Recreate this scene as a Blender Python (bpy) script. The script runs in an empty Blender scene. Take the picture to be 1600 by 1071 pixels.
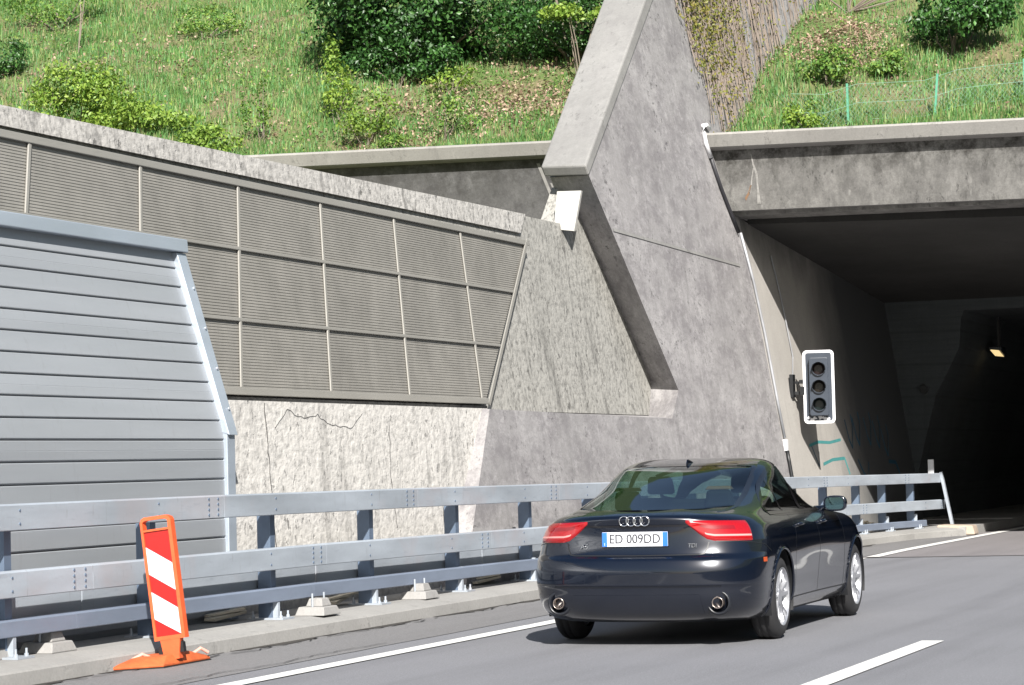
import bpy, bmesh, math, random
import numpy as np
from mathutils import Vector, Matrix
random.seed(7); RNG = np.random.default_rng(7)
S = bpy.context.scene; COL = S.collection
PI = math.pi

# ------------------------------------------------------------------ materials
def srgb(r, g, b):
    f = lambda c: (c/255/12.92) if c/255 <= .04045 else ((c/255+.055)/1.055)**2.4
    return (f(r), f(g), f(b), 1)

class NT:
    def __init__(s, name):
        s.m = bpy.data.materials.new(name); s.m.use_nodes = True
        s.t = s.m.node_tree; s.b = s.t.nodes['Principled BSDF']; s.out = s.t.nodes['Material Output']
    def n(s, typ, **kw):
        o = s.t.nodes.new(typ)
        for k, v in kw.items(): setattr(o, k, v)
        return o
    def l(s, a, b): s.t.links.new(a, b)
    def pos(s, scale=(1, 1, 1)):
        g = s.n('ShaderNodeNewGeometry'); m = s.n('ShaderNodeVectorMath', operation='MULTIPLY')
        s.l(g.outputs['Position'], m.inputs[0]); m.inputs[1].default_value = scale
        return m.outputs[0]
    def obj(s, scale=(1, 1, 1)):
        g = s.n('ShaderNodeTexCoord'); m = s.n('ShaderNodeVectorMath', operation='MULTIPLY')
        s.l(g.outputs['Object'], m.inputs[0]); m.inputs[1].default_value = scale
        return m.outputs[0]
    def noise(s, vec, scale, detail=4, rough=.6, dist=0):
        o = s.n('ShaderNodeTexNoise'); s.l(vec, o.inputs['Vector'])
        o.inputs['Scale'].default_value = scale; o.inputs['Detail'].default_value = detail
        o.inputs['Roughness'].default_value = rough; o.inputs['Distortion'].default_value = dist
        return o.outputs['Fac']
    def mr(s, v, a, b, c=0, d=1):
        o = s.n('ShaderNodeMapRange'); s.l(v, o.inputs[0])
        for i, x in enumerate((a, b, c, d)): o.inputs[i+1].default_value = x
        return o.outputs[0]
    def mix(s, f, a, b, mode='MIX'):
        o = s.n('ShaderNodeMix', data_type='RGBA', blend_type=mode)
        for sock, v in ((o.inputs[0], f), (o.inputs[6], a), (o.inputs[7], b)):
            if hasattr(v, 'is_linked') or isinstance(v, bpy.types.NodeSocket): s.l(v, sock)
            else: sock.default_value = v
        return o.outputs[2]
    def math(s, op, a, b=0.0):
        o = s.n('ShaderNodeMath', operation=op)
        for i, v in enumerate((a, b)):
            if isinstance(v, bpy.types.NodeSocket): s.l(v, o.inputs[i])
            else: o.inputs[i].default_value = v
        return o.outputs[0]
    def bump(s, h, strength=.3, dist=.02, prev=None):
        o = s.n('ShaderNodeBump'); s.l(h, o.inputs['Height'])
        o.inputs['Strength'].default_value = strength; o.inputs['Distance'].default_value = dist
        if prev is not None: s.l(prev, o.inputs['Normal'])
        s.l(o.outputs[0], s.b.inputs['Normal']); return o.outputs[0]
    def fin(s, col=None, rough=.8, metal=0, **kw):
        if col is not None:
            if isinstance(col, bpy.types.NodeSocket): s.l(col, s.b.inputs['Base Color'])
            else: s.b.inputs['Base Color'].default_value = col
        if isinstance(rough, bpy.types.NodeSocket): s.l(rough, s.b.inputs['Roughness'])
        else: s.b.inputs['Roughness'].default_value = rough
        s.b.inputs['Metallic'].default_value = metal
        for k, v in kw.items(): s.b.inputs[k].default_value = v
        return s.m

def g3(v, t=(1, 1, 1)): return (v*t[0], v*t[1], v*t[2], 1)

def concrete(name, dark, light, streak=.5, pits=.35, boards=0, tint=(1, 1, 1), bump=.35, pitscale=9, zstretch=.45, stainz=None, stain=(.03, .028, .024, 1), hgrain=0, blotch=0):
    n = NT(name); p = n.pos()
    big = n.noise(p, .55, 5, .6)
    st = n.noise(n.pos((2.6, 2.6, .28)), 1.5, 6, .65, .3)
    st2 = n.noise(n.pos((9, 9, .5)), 1.2, 4, .6)
    fine = n.noise(p, 38, 3, .7)
    f = n.math('ADD', n.math('MULTIPLY', big, 1-streak), n.math('MULTIPLY', st, streak*.7))
    f = n.math('ADD', f, n.math('MULTIPLY', st2, streak*.3))
    f = n.mr(f, .33, .67)
    c = n.mix(f, g3(dark, tint), g3(light, tint))
    c = n.mix(n.math('MULTIPLY', n.mr(fine, .35, .7), .35), c, g3(dark*.75, tint))
    pt = n.noise(n.pos((1, .5, zstretch)), pitscale*1.4, 5, .72, .25)
    patch = n.mr(n.noise(p, 1.1, 3, .6), .42, .62)
    pm = n.math('MULTIPLY', n.mr(pt, .57, .66), patch)
    c = n.mix(n.math('MULTIPLY', pm, pits*2 if pits < .5 else 1), c, g3(dark*.3, tint))
    if blotch:
        bl_ = n.mr(n.noise(n.pos((1, .5, 1.0)), 2.4, 11, .8, .1), .46, .58)
        c = n.mix(n.math('MULTIPLY', bl_, blotch), c, g3(dark*.62, (tint[0]*1.0, tint[1]*.96, tint[2]*1.02)))
        b2 = n.mr(n.noise(n.pos((1, .42, 1.1)), 13, 8, .85), .50, .60)
        c = n.mix(n.math('MULTIPLY', b2, blotch*.7), c, g3(dark*.8, tint))
        b3 = n.mr(n.noise(n.pos((1.3, .6, 1.0)), 4.5, 9, .82), .52, .64)
        c = n.mix(n.math('MULTIPLY', b3, blotch*.7), c, g3(light*1.2, tint))
    # pale runs and dark runs
    run = n.mr(n.noise(n.pos((7, 7, .22)), 1.0, 3, .5), .66, .74)
    c = n.mix(n.math('MULTIPLY', run, .35*streak), c, g3(min(.62, light*1.35), tint))
    drun = n.mr(n.noise(n.pos((5.3, 5.3, .16)), 1.3, 4, .6), .60, .70)
    c = n.mix(n.math('MULTIPLY', drun, .6*streak), c, g3(dark*.55, tint))
    h = n.math('ADD', n.math('MULTIPLY', fine, .4), n.math('MULTIPLY', pm, -1.0))
    if boards:
        sx = n.n('ShaderNodeSeparateXYZ'); n.l(p, sx.inputs[0])
        w = n.math('FRACT', n.math('MULTIPLY', sx.outputs[2], boards))
        ln = n.math('LESS_THAN', w, .07)
        c = n.mix(n.math('MULTIPLY', ln, .35), c, g3(dark*.6, tint))
        h = n.math('ADD', h, n.math('MULTIPLY', ln, -.7))
    if hgrain:
        hg = n.noise(n.pos((.4, .4, 9)), 2, 4, .6)
        c = n.mix(n.math('MULTIPLY', n.mr(hg, .45, .7), hgrain), c, g3(dark*.7, tint))
    if stainz:
        sz = n.n('ShaderNodeSeparateXYZ'); n.l(p, sz.inputs[0])
        lo, hi, amt = stainz
        wob = n.math('ADD', sz.outputs[2], n.math('MULTIPLY', n.math('SUBTRACT', n.noise(n.pos((1.2, 1.2, .3)), 2.2, 6, .7), .5), 1.3))
        m1 = n.mr(wob, lo, hi)
        m1 = n.math('MULTIPLY', m1, n.mr(n.noise(p, 5, 5, .75), .35, .6))
        c = n.mix(n.math('MULTIPLY', m1, amt), c, stain)
    n.bump(h, bump, .012)
    return n.fin(c, .92)

def paint_shade(m, y0, y1, z0, z1, col=(.034, .040, .047, 1), amt=.9):  # paints the entrance's shade into the base colour, darker inward and upward
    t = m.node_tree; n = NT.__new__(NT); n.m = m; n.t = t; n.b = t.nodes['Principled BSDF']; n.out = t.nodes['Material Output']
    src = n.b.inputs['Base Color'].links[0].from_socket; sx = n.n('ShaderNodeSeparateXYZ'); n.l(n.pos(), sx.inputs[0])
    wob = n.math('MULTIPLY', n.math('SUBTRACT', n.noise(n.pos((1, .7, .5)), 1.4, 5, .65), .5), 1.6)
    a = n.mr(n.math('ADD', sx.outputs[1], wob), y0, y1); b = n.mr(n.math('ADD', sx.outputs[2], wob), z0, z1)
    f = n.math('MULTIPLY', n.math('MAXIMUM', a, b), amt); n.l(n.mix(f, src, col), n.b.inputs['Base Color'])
def roughcast(name, dark, light, tint=(1, 1, 1), strength=.9, dirt=.5, lines=.2):
    n = NT(name)
    a = n.noise(n.pos((1, .5, .7)), 24, 4, .5, .1); a2 = n.noise(n.pos((1, .5, .6)), 10, 4, .55, .2)
    c = n.mix(n.mr(a, .34, .50), g3(dark*.55+light*.45, tint), g3(light, tint))
    fl = n.noise(n.pos((1, .55, .42)), 22, 4, .6, .2)
    thin = n.mr(fl, .60, .66); zone = n.mr(n.noise(n.pos((2.2, 2.2, .5)), 1.3, 4, .6), .40, .62)
    c = n.mix(n.math('MULTIPLY', n.math('MULTIPLY', thin, n.math('ADD', n.math('MULTIPLY', zone, .7), .3)), .85), c, g3(dark*.45, tint))
    ln = n.mr(n.noise(n.pos((22, 12, .9)), 1.4, 6, .75), .53, .62)
    c = n.mix(n.math('MULTIPLY', ln, lines), c, g3(dark*.6, tint))
    st = n.mr(n.noise(n.pos((3.0, 2.0, .16)), 1.7, 6, .7), .54, .68)
    c = n.mix(n.math('MULTIPLY', st, dirt), c, g3(dark*.6, tint))
    wide = n.mr(n.noise(n.pos((1, 1, .4)), 1.0, 5, .6), .40, .66)
    c = n.mix(n.math('MULTIPLY', wide, .18), c, g3(dark, tint))
    h = n.math('SUBTRACT', n.math('ADD', a, n.math('MULTIPLY', a2, .8)), n.math('MULTIPLY', thin, .5))
    n.bump(h, strength*.55, .03)
    return n.fin(c, .95)

def metal_paint(name, col, rough=.45, metal=.6, var=.25, streakdir=(1, .2, 1)):
    n = NT(name)
    a = n.noise(n.pos(streakdir), 3.5, 5, .6); b = n.noise(n.pos(), 40, 3, .6)
    f = n.mr(a, .3, .7)
    dk = tuple(x*(1-var) for x in col[:3])+(1,)
    c = n.mix(f, dk, col); c = n.mix(n.math('MULTIPLY', n.mr(b, .5, .8), .3), c, tuple(x*(1-var*.9) for x in col[:3])+(1,))
    if name == 'galvanised_steel':
        r1 = n.mr(n.noise(n.pos((1, .8, 1)), 1.1, 4, .6), .56, .68); c = n.mix(n.math('MULTIPLY', r1, .4), c, (.40, .35, .36, 1))
        r2 = n.mr(n.noise(n.pos((2, 2, 14)), 2.2, 4, .6), .60, .70); c = n.mix(n.math('MULTIPLY', r2, .35), c, (.26, .29, .34, 1))
        r3 = n.mr(n.noise(n.pos((14, 14, 2.0)), 2, 5, .65), .62, .70); c = n.mix(n.math('MULTIPLY', r3, .4), c, (.22, .22, .23, 1))
    if name == 'aluminium_cassette':
        r3 = n.mr(n.noise(n.pos((9, 9, .7)), 2, 5, .65), .58, .72); c = n.mix(n.math('MULTIPLY', r3, .22), c, (.22, .22, .22, 1))
    if name == 'slat_panel':
        r3 = n.mr(n.noise(n.pos((1, 1, .5)), 1.2, 6, .7), .45, .7); c = n.mix(n.math('MULTIPLY', r3, .4), c, (.13, .125, .115, 1))
    n.bump(b, .06, .004)
    return n.fin(c, n.mr(a, .3, .7, rough-.06, rough+.1), metal)

def plain(name, col, rough=.6, metal=0, var=.15, sc=8, **kw):
    n = NT(name); a = n.noise(n.obj(), sc, 5, .65)
    dk = tuple(x*(1-var) for x in col[:3])+(1,); c = n.mix(n.mr(a, .3, .7), dk, col)
    return n.fin(c, rough, metal, **kw)

def asphalt(name, base, tint=(1, 1, 1), dirt=.25):
    n = NT(name); p = n.pos()
    f = n.noise(p, 75, 4, .85); g = n.noise(p, 30, 4, .7); b = n.noise(p, .5, 4, .6)
    tr = n.noise(n.pos((1.6, .06, 1)), 1.2, 4, .6)
    c = n.mix(n.mr(f, .3, .7), g3(base*.55, tint), g3(base*1.45, tint))
    c = n.mix(n.math('MULTIPLY', n.mr(g, .55, .75), .5), c, g3(base*1.9, tint))
    c = n.mix(n.math('MULTIPLY', n.mr(tr, .45, .7), dirt), c, g3(base*.6, tint))
    c = n.mix(n.math('MULTIPLY', n.mr(b, .4, .7), .25), c, g3(base*1.25, tint))
    n.bump(n.math('ADD', f, g), .35, .006)
    return n.fin(c, .82)

def leafmat(name, cols, rough=.45, trans=.25):
    n = NT(name); g = n.n('ShaderNodeNewGeometry')
    r = n.n('ShaderNodeValToRGB'); n.l(g.outputs['Random Per Island'], r.inputs[0])
    e = r.color_ramp.elements
    while len(e) < len(cols): e.new(.5)
    for i, c in enumerate(cols): e[i].position = i/(len(cols)-1); e[i].color = c
    big = n.noise(n.pos(), 1.1, 3, .6)
    c = n.mix(n.math('MULTIPLY', n.mr(big, .4, .65), .45), r.outputs[0], cols[0])
    n.fin(c, rough)
    tr = n.n('ShaderNodeBsdfTranslucent'); n.l(c, tr.inputs[0])
    mx = n.n('ShaderNodeMixShader'); mx.inputs[0].default_value = trans
    n.l(n.b.outputs[0], mx.inputs[1]); n.l(tr.outputs[0], mx.inputs[2]); n.l(mx.outputs[0], n.out.inputs[0])
    return n.m

M = {}
M['wing'] = concrete('weathered_concrete', .21, .38, .45, .49, tint=(1.02, .985, .99), pitscale=11, blotch=.55, zstretch=.75)
M['cap'] = concrete('cap_concrete', .20, .29, .25, .25, tint=(1.0, .985, .95), bump=.25, blotch=.22)
M['portal'] = concrete('portal_wall_concrete', .30, .42, .25, .08, tint=(1.04, .99, .92), bump=.15)
paint_shade(M['portal'], 42.0, 44.6, 4.3, 5.4)
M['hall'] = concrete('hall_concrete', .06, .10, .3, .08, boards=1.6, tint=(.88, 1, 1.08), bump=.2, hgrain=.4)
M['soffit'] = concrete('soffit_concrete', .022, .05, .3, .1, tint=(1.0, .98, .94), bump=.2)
M['header'] = concrete('header_concrete', .11, .29, .95, .40, boards=.0, tint=(1.02, 1, .95), stainz=(5.65, 6.15, .95), bump=.3, blotch=.32)
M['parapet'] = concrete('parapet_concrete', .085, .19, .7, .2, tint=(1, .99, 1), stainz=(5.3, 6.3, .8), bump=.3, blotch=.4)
M['fascia'] = concrete('fascia_concrete', .22, .32, .45, .2, tint=(1.02, .99, .93))
M['rough_dark'] = roughcast('roughcast_grey', .13, .32, (1.02, 1, .93), .8, .55, .6)
M['rough_light'] = roughcast('roughcast_cream', .30, .57, (1.02, .985, .93), .8, .55, .10)
M['coping'] = roughcast('roughcast_coping', .15, .42, (1.03, 1, .95), .9, .5, .5)
M['kerb'] = concrete('kerb_concrete', .23, .33, .15, .15, tint=(1.02, 1, .96), bump=.3)
M['footing'] = concrete('footing_concrete', .24, .34, .1, .1, tint=(1.02, 1, .97))
M['asphalt'] = asphalt('asphalt', .175, (.965, .98, 1.06), .42)
M['asphalt_old'] = asphalt('asphalt_shoulder', .158, (1.0, .985, 1.0), .45)
M['galv'] = metal_paint('galvanised_steel', (.43, .475, .53, 1), .45, .2, .28)
M['galv_dark'] = metal_paint('galvanised_post', (.15, .20, .28, 1), .5, .3, .3, (1, 1, .4))
M['galv_shaded'] = metal_paint('galvanised_shaded_beam', (.24, .285, .37, 1), .45, .3, .25)  # darker copy of the beam steel, shade of the low rail in its colour
M['alu'] = metal_paint('aluminium_cassette', (.34, .36, .385, 1), .48, .25, .10, (1, .08, 1))
M['alu_light'] = metal_paint('aluminium_trim', (.40, .455, .52, 1), .42, .35, .12)
M['slat'] = metal_paint('slat_panel', (.26, .25, .228, 1), .6, .1, .15, (1, 1, 1))
M['frame'] = metal_paint('panel_frame', (.27, .262, .24, 1), .55, .1, .12)
def linepaint():
    n = NT('road_paint'); p = n.pos(); f = n.noise(p, 60, 3, .7); b = n.noise(p, 7, 5, .7)
    c = n.mix(n.mr(f, .3, .75), (.74, .74, .72, 1), (.55, .55, .54, 1))
    c = n.mix(n.math('MULTIPLY', n.mr(b, .54, .68), .6), c, (.25, .25, .26, 1))
    return n.fin(c, .7)
M['paint'] = linepaint()
M['bitumen'] = plain('bitumen', (.012, .012, .013, 1), .6)
M['black'] = plain('black_plastic', (.012, .013, .015, 1), .45)
M['rubber'] = plain('tyre_rubber', (.022, .022, .024, 1), .75, var=.3)
M['white'] = plain('white_paint', (.72, .72, .74, 1), .5, var=.05)
M['greyhouse'] = plain('signal_housing', (.038, .048, .066, 1), .35, var=.2)
M['orange'] = plain('orange_plastic', (.70, .11, .03, 1), .55, var=.25, sc=14)
M['orange_foot'] = plain('orange_foot', (.62, .13, .035, 1), .7, var=.45, sc=9)
M['red'] = plain('red_foil', (.34, .012, .010, 1), .4, var=.08)
M['whitefoil'] = plain('white_foil', (.56, .57, .60, 1), .45, var=.10)
M['teal'] = plain('teal_spray', (.07, .30, .30, 1), .7)
M['bluespray'] = plain('blue_spray', (.02, .09, .15, 1), .7)
M['pipe'] = metal_paint('pipe_metal', (.38, .39, .41, 1), .5, .4)
M['pipe_dark'] = plain('pipe_dark', (.03, .03, .035, 1), .5)
M['lime'] = plain('lime_deposit', (.40, .39, .37, 1), .9, var=.4, sc=14)
M['rust'] = plain('rust_streak', (.28, .17, .10, 1), .9)
M['green'] = plain('green_post', (.09, .32, .20, 1), .5)
M['rusty'] = plain('rusty_post', (.25, .16, .13, 1), .7)
M['wire'] = plain('green_wire', (.16, .30, .22, 1), .6)
M['debris'] = plain('pale_litter', (.70, .64, .52, 1), .8)
M['stem'] = plain('vine_stem', (.22, .18, .15, 1), .9, var=.4, sc=3)
M['bark'] = plain('bark', (.20, .17, .13, 1), .9, var=.4)
M['gully'] = plain('gully_dirt', (.05, .045, .04, 1), .95, var=.5, sc=6)
def lampmat():
    n = NT('lamp_glow'); return n.fin((.8, .7, .4, 1), .5, **{'Emission Color': (1, .75, .36, 1), 'Emission Strength': .5})
M['glow'] = lampmat()

# ------------------------------------------------------------------ mesh helpers
def tag(o, label=None, cat=None, group=None, kind=None):
    if label: o['label'] = label
    if cat: o['category'] = cat
    if group: o['group'] = group
    if kind: o['kind'] = kind
    return o

def empty(name, loc=(0, 0, 0), label=None, cat=None, group=None, rz=0):
    o = bpy.data.objects.new(name, None); COL.objects.link(o); o.location = loc; o.rotation_euler.z = rz
    o.empty_display_size = .2
    return tag(o, label, cat, group)

class MB:
    """collects shapes in world or local coordinates"""
    def __init__(s): s.v = []; s.f = []
    def add(s, vs, fs):
        k = len(s.v); s.v += [tuple(v) for v in vs]; s.f += [tuple(i+k for i in f) for f in fs]; return s
    def box(s, x0, x1, y0, y1, z0, z1):
        return s.add([(x0, y0, z0), (x1, y0, z0), (x1, y1, z0), (x0, y1, z0), (x0, y0, z1), (x1, y0, z1), (x1, y1, z1), (x0, y1, z1)],
                     [(0, 3, 2, 1), (4, 5, 6, 7), (0, 1, 5, 4), (1, 2, 6, 5), (2, 3, 7, 6), (3, 0, 4, 7)])
    def hexa(s, b, t):
        return s.add(list(b)+list(t), [(0, 3, 2, 1), (4, 5, 6, 7), (0, 1, 5, 4), (1, 2, 6, 5), (2, 3, 7, 6), (3, 0, 4, 7)])
    def prism(s, front, back):
        n = len(front)
        return s.add(list(front)+list(back), [tuple(range(n)), tuple(range(2*n-1, n-1, -1))]+[(i, i+n, (i+1) % n+n, (i+1) % n) for i in range(n)])
    def bar(s, a, b, w, h, up=(0, 0, 1)):
        a = Vector(a); b = Vector(b); d = (b-a).normalized(); sd = d.cross(Vector(up)).normalized(); u = sd.cross(d)
        q = [(-1, -1), (1, -1), (1, 1), (-1, 1)]
        return s.hexa([a+sd*(i*w/2)+u*(j*h/2) for i, j in q], [b+sd*(i*w/2)+u*(j*h/2) for i, j in q])
    def tube(s, pts, r, n=8, cap=True):
        pts = [Vector(p) for p in pts]; rr = r if hasattr(r, '__len__') else [r]*len(pts)
        vs = []; prev = None
        for i, p in enumerate(pts):
            d = (pts[min(i+1, len(pts)-1)]-pts[max(i-1, 0)]).normalized()
            ref = Vector((0, 0, 1)) if abs(d.z) < .9 else Vector((0, 1, 0))
            a = d.cross(ref).normalized(); b = d.cross(a)
            for k in range(n):
                t = 2*PI*k/n; vs.append(p+a*(rr[i]*math.cos(t))+b*(rr[i]*math.sin(t)))
        fs = [(i*n+k, i*n+(k+1) % n, (i+1)*n+(k+1) % n, (i+1)*n+k) for i in range(len(pts)-1) for k in range(n)]
        if cap: fs += [tuple(range(n-1, -1, -1)), tuple(range((len(pts)-1)*n, len(pts)*n))]
        return s.add(vs, fs)
    def lathe(s, prof, c, axis='y', n=32):
        """prof: (along, radius)"""
        vs = []
        for a, r in prof:
            for k in range(n):
                t = 2*PI*k/n; u, v = r*math.cos(t), r*math.sin(t)
                vs.append((c[0]+u, c[1]+a, c[2]+v) if axis == 'y' else (c[0]+a, c[1]+u, c[2]+v) if axis == 'x' else (c[0]+u, c[1]+v, c[2]+a))
        fs = [(i*n+k, i*n+(k+1) % n, (i+1)*n+(k+1) % n, (i+1)*n+k) for i in range(len(prof)-1) for k in range(n)]
        return s.add(vs, fs)
    def build(s, name, mat, parent=None, smooth=False, bevel=0, seg=2, origin=None):
        me = bpy.data.meshes.new(name)
        off = Vector((0, 0, 0))
        if parent is not None: off = Vector(parent_world(parent))
        elif origin is not None: off = Vector(origin)
        me.from_pydata([tuple(Vector(v)-off) for v in s.v], [], s.f); me.validate()
        bm = bmesh.new(); bm.from_mesh(me); bmesh.ops.recalc_face_normals(bm, faces=bm.faces[:]); bm.to_mesh(me); bm.free()
        me.materials.append(mat)
        if smooth: me.shade_smooth()
        o = bpy.data.objects.new(name, me); COL.objects.link(o)
        if parent is not None: o.parent = parent
        elif origin is not None: o.location = origin
        if bevel:
            m = o.modifiers.new('bevel', 'BEVEL'); m.width = bevel; m.segments = seg; m.limit_method = 'ANGLE'; m.angle_limit = math.radians(35)
        return o

def parent_world(o):
    p = Vector(o.location)
    while o.parent: o = o.parent; p += Vector(o.location)
    return p

def npmesh(name, V, F, mat, parent=None, smooth=False):
    me = bpy.data.meshes.new(name); V = np.asarray(V, np.float32); F = np.asarray(F, np.int32)
    if parent is not None: V = V-np.array(parent_world(parent), np.float32)
    me.vertices.add(len(V)); me.vertices.foreach_set('co', V.ravel())
    k = F.shape[1]; me.loops.add(F.size); me.loops.foreach_set('vertex_index', F.ravel())
    me.polygons.add(len(F)); me.polygons.foreach_set('loop_start', np.arange(0, F.size, k, dtype=np.int32))
    me.polygons.foreach_set('loop_total', np.full(len(F), k, np.int32))
    me.update(calc_edges=True); me.validate(); me.materials.append(mat)
    if smooth: me.shade_smooth()
    o = bpy.data.objects.new(name, me); COL.objects.link(o)
    if parent is not None: o.parent = parent
    return o

def struct(o): o['kind'] = 'structure'; return o

# ------------------------------------------------------------------ road
BT = .15                                   # batter of the concrete walls (run per rise)
def wx(z, c=-9.79): return c-BT*z          # x of a battered wall plane at height z
PATH = [(-9.4, -30), (-9.4, 36), (-9.25, 39), (-9.0, 41.5), (-8.6, 44.2)]
def pathx(y): return float(np.interp(y, [p[1] for p in PATH], [p[0] for p in PATH]))

g = MB().add([(-200, -200, -.02), (200, -200, -.02), (200, 300, -.02), (-200, 300, -.02)], [(0, 1, 2, 3)]).build('ground', plain('soil', (.09, .08, .05, 1), .95)); struct(g)
r = MB().add([(-9.6, -150, 0), (4.2, -150, 0), (4.2, 36.4, 0), (-9.6, 34.4, 0)], [(0, 1, 2, 3)]).build('road', M['asphalt']); struct(r)
M['asphalt2'] = asphalt('asphalt_tunnel_approach', .17, (1.05, .99, 1.02), .35)
r2 = MB().add([(-9.6, 34.46, 0), (4.2, 36.46, 0), (4.2, 130, 0), (-9.6, 130, 0)], [(0, 1, 2, 3)]).build('road', M['asphalt2']); struct(r2)
j = MB().add([(-8.0, 34.64, .004), (4.2, 36.41, .004), (4.2, 36.5, .004), (-8.0, 34.73, .004)], [(0, 1, 2, 3)]).build('road', M['bitumen']); struct(j); j.name = 'expansion_joint'
# shoulder strip with ragged edge to kerb
sh = MB()
ys = np.arange(-60, 44, .5)
rn = random.Random(3)
L = [(-9.3, y, .004) for y in ys]; Rr = [(-7.95-(.12 if y < 34 else 0)+rn.uniform(-.01, .01), y, .004) for y in ys]
for i in range(len(ys)-1): sh.add([L[i], Rr[i], Rr[i+1], L[i+1]], [(0, 1, 2, 3)])
struct(sh.build('shoulder', M['asphalt_old']))
# gutter dirt, ragged band along the kerb foot
gd = MB(); ys = np.arange(2, 42, .12); e = [-9.01+.05*math.sin(y*3.1)+rn.uniform(-.035, .035)-.02+(.22 if y > 36 else 0) for y in ys]
for i in range(len(ys)-1): gd.add([(-9.11, ys[i], .008), (e[i], ys[i], .008), (e[i+1], ys[i+1], .008), (-9.11, ys[i+1], .008)], [(0, 1, 2, 3)])
struct(gd.build('gutter', M['gully']))
ck = MB(); rk = random.Random(21)
for y0, x0, n_, dy in ((3, -8.97, 300, .12), (14, -8.2, 34, .14), (24.5, -8.4, 26, .15)):
    x = x0; y = y0
    for i in range(n_):
        x2 = x+rk.uniform(-.035, .035)+(x0-x)*.15; y2 = y+dy; w_ = rk.uniform(.003, .012) if n_ == 300 else .006
        if not (n_ == 300 and rk.random() < .35): ck.add([(x-w_, y, .012), (x+w_, y, .012), (x2+w_, y2, .012), (x2-w_, y2, .012)], [(0, 1, 2, 3)])
        x, y = x2, y2
struct(ck.build('road_cracks', M['bitumen']))
def strip(pts, w, name='lane_marking', z=.008):
    m = MB()
    for i in range(len(pts)-1):
        (x0, y0), (x1, y1) = pts[i], pts[i+1]
        m.add([(x0-w/2, y0, z), (x0+w/2, y0, z), (x1+w/2, y1, z), (x1-w/2, y1, z)], [(0, 1, 2, 3)])
    return struct(m.build(name, M['paint']))
strip([(-7.74, -80), (-7.68, 15), (-7.66, 21), (-7.72, 28), (-7.86, 34.55)], .17)
strip([(-7.78, 34.9), (-7.84, 37), (-7.83, 41), (-7.78, 48), (-7.75, 60), (-7.75, 120)], .19)
for k in range(-6, 12):
    y0 = 15.2+k*12-(0 if k else 2.2); 
    strip([(-3.82, y0), (-3.82, 19.12+k*12)], .17)
    strip([(-.05, y0+1), (-.05, 19.12+k*12+1)], .17)
strip([(3.6, -80), (3.6, 120)], .18)

# raised kerb strip the barrier stands on
kb = MB(); ys = list(np.arange(-40, 36, 1.0))+[36, 37.5, 39, 40, 41, 42, 43, 43.8]
kf = lambda y: float(np.interp(y, [36, 39.5, 42, 43.8], [-9.12, -8.90, -8.66, -8.15]))
for i in range(len(ys)-1):
    a, b = ys[i], ys[i+1]; xa, xb = kf(a), kf(b)
    kb.prism([(-10.4, a, -.05), (xa+.03, a, -.05), (xa+.012, a, .10), (xa, a, .112), (xa-.25, a, .15), (-10.4, a, .15)], [(-10.4, b, -.05), (xb+.03, b, -.05), (xb+.012, b, .10), (xb, b, .112), (xb-.25, b, .15), (-10.4, b, .15)])
kb.box(-10.4, -8.12, 43.8, 48.6, -.05, .15)
kb.box(-10.4, -8.12, 48.6, 110, -.05, .17)
kbo = struct(kb.build('kerb', M['kerb']))
# pale block closing the kerb at the bend
tag(
    MB().hexa([(-8.6, 43.6, .01), (-7.98, 43.9, .01), (-8.0, 44.4, .01), (-8.6, 44.3, .01)], [(-8.58, 43.63, .19), (-8.02, 43.92, .17), (-8.03, 44.36, .17), (-8.58, 44.27, .19)]).build('kerb_stone', plain('pinkish_stone', (.42, .34, .27, 1), .9, var=.3), bevel=.02, origin=(-8.35, 44, 0)),
    'pale pinkish kerb stone at the bend where the kerb enters the tunnel', 'kerb stone')

# ------------------------------------------------------------------ retaining walls
LW = lambda z: -10.07-.055*z
w = MB(); w.prism([(LW(-.2), 2, -.2), (LW(-.2), 25.6, -.2), (LW(2.04), 26.4, 2.04), (LW(2.04), 2, 2.04)], [(-10.75, 2, -.2), (-10.75, 25.6, -.2), (-10.75, 26.4, 2.04), (-10.75, 2, 2.04)])
lw = w.build('retaining_wall', M['rough_light'], origin=(-10.1, 20, 0)); tag(lw, 'low cream roughcast retaining wall with cracks behind the guardrail', 'wall')
def crack(pts, w=.012, mat='pipe_dark', f=LW, off=.004, name='crack', parent=None):
    m = MB(); rn = random.Random(len(pts)*7+int(pts[0][0]*10))
    P = []
    for i in range(len(pts)-1):
        (y0, z0), (y1, z1) = pts[i], pts[i+1]; n = max(2, int(math.hypot(y1-y0, z1-z0)/.06))
        for k in range(n): t = k/n; P.append((y0+(y1-y0)*t+rn.uniform(-.012, .012), z0+(z1-z0)*t+rn.uniform(-.012, .012)))
    P.append(pts[-1])
    for i in range(len(P)-1):
        (a, b), (c, d) = P[i], P[i+1]; dx, dz = c-a, d-b; l = math.hypot(dx, dz)+1e-6; nx, nz = -dz/l*w/2, dx/l*w/2
        x1, x2 = f(b)+off, f(d)+off
        m.add([(x1, a-nx, b-nz), (x1, a+nx, b+nz), (x2, c+nx, d+nz), (x2, c-nx, d-nz)], [(0, 1, 2, 3)])
    return m.build(name, M[mat], parent)
crack([(20.77, 2.02), (20.8, 1.2), (20.84, .3)], .012, parent=lw)
crack([(20.95, 1.80), (21.25, 1.96), (21.6, 1.88), (21.9, 1.93), (22.1, 1.84), (22.65, 1.80), (22.95, 1.95)], .005, parent=lw)
crack([(24.85, 1.1), (24.9, .7), (24.88, .2)], .012, parent=lw)
crack([(23.6, 1.85), (23.55, 1.3), (23.62, .8)], .008, parent=lw)

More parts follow.
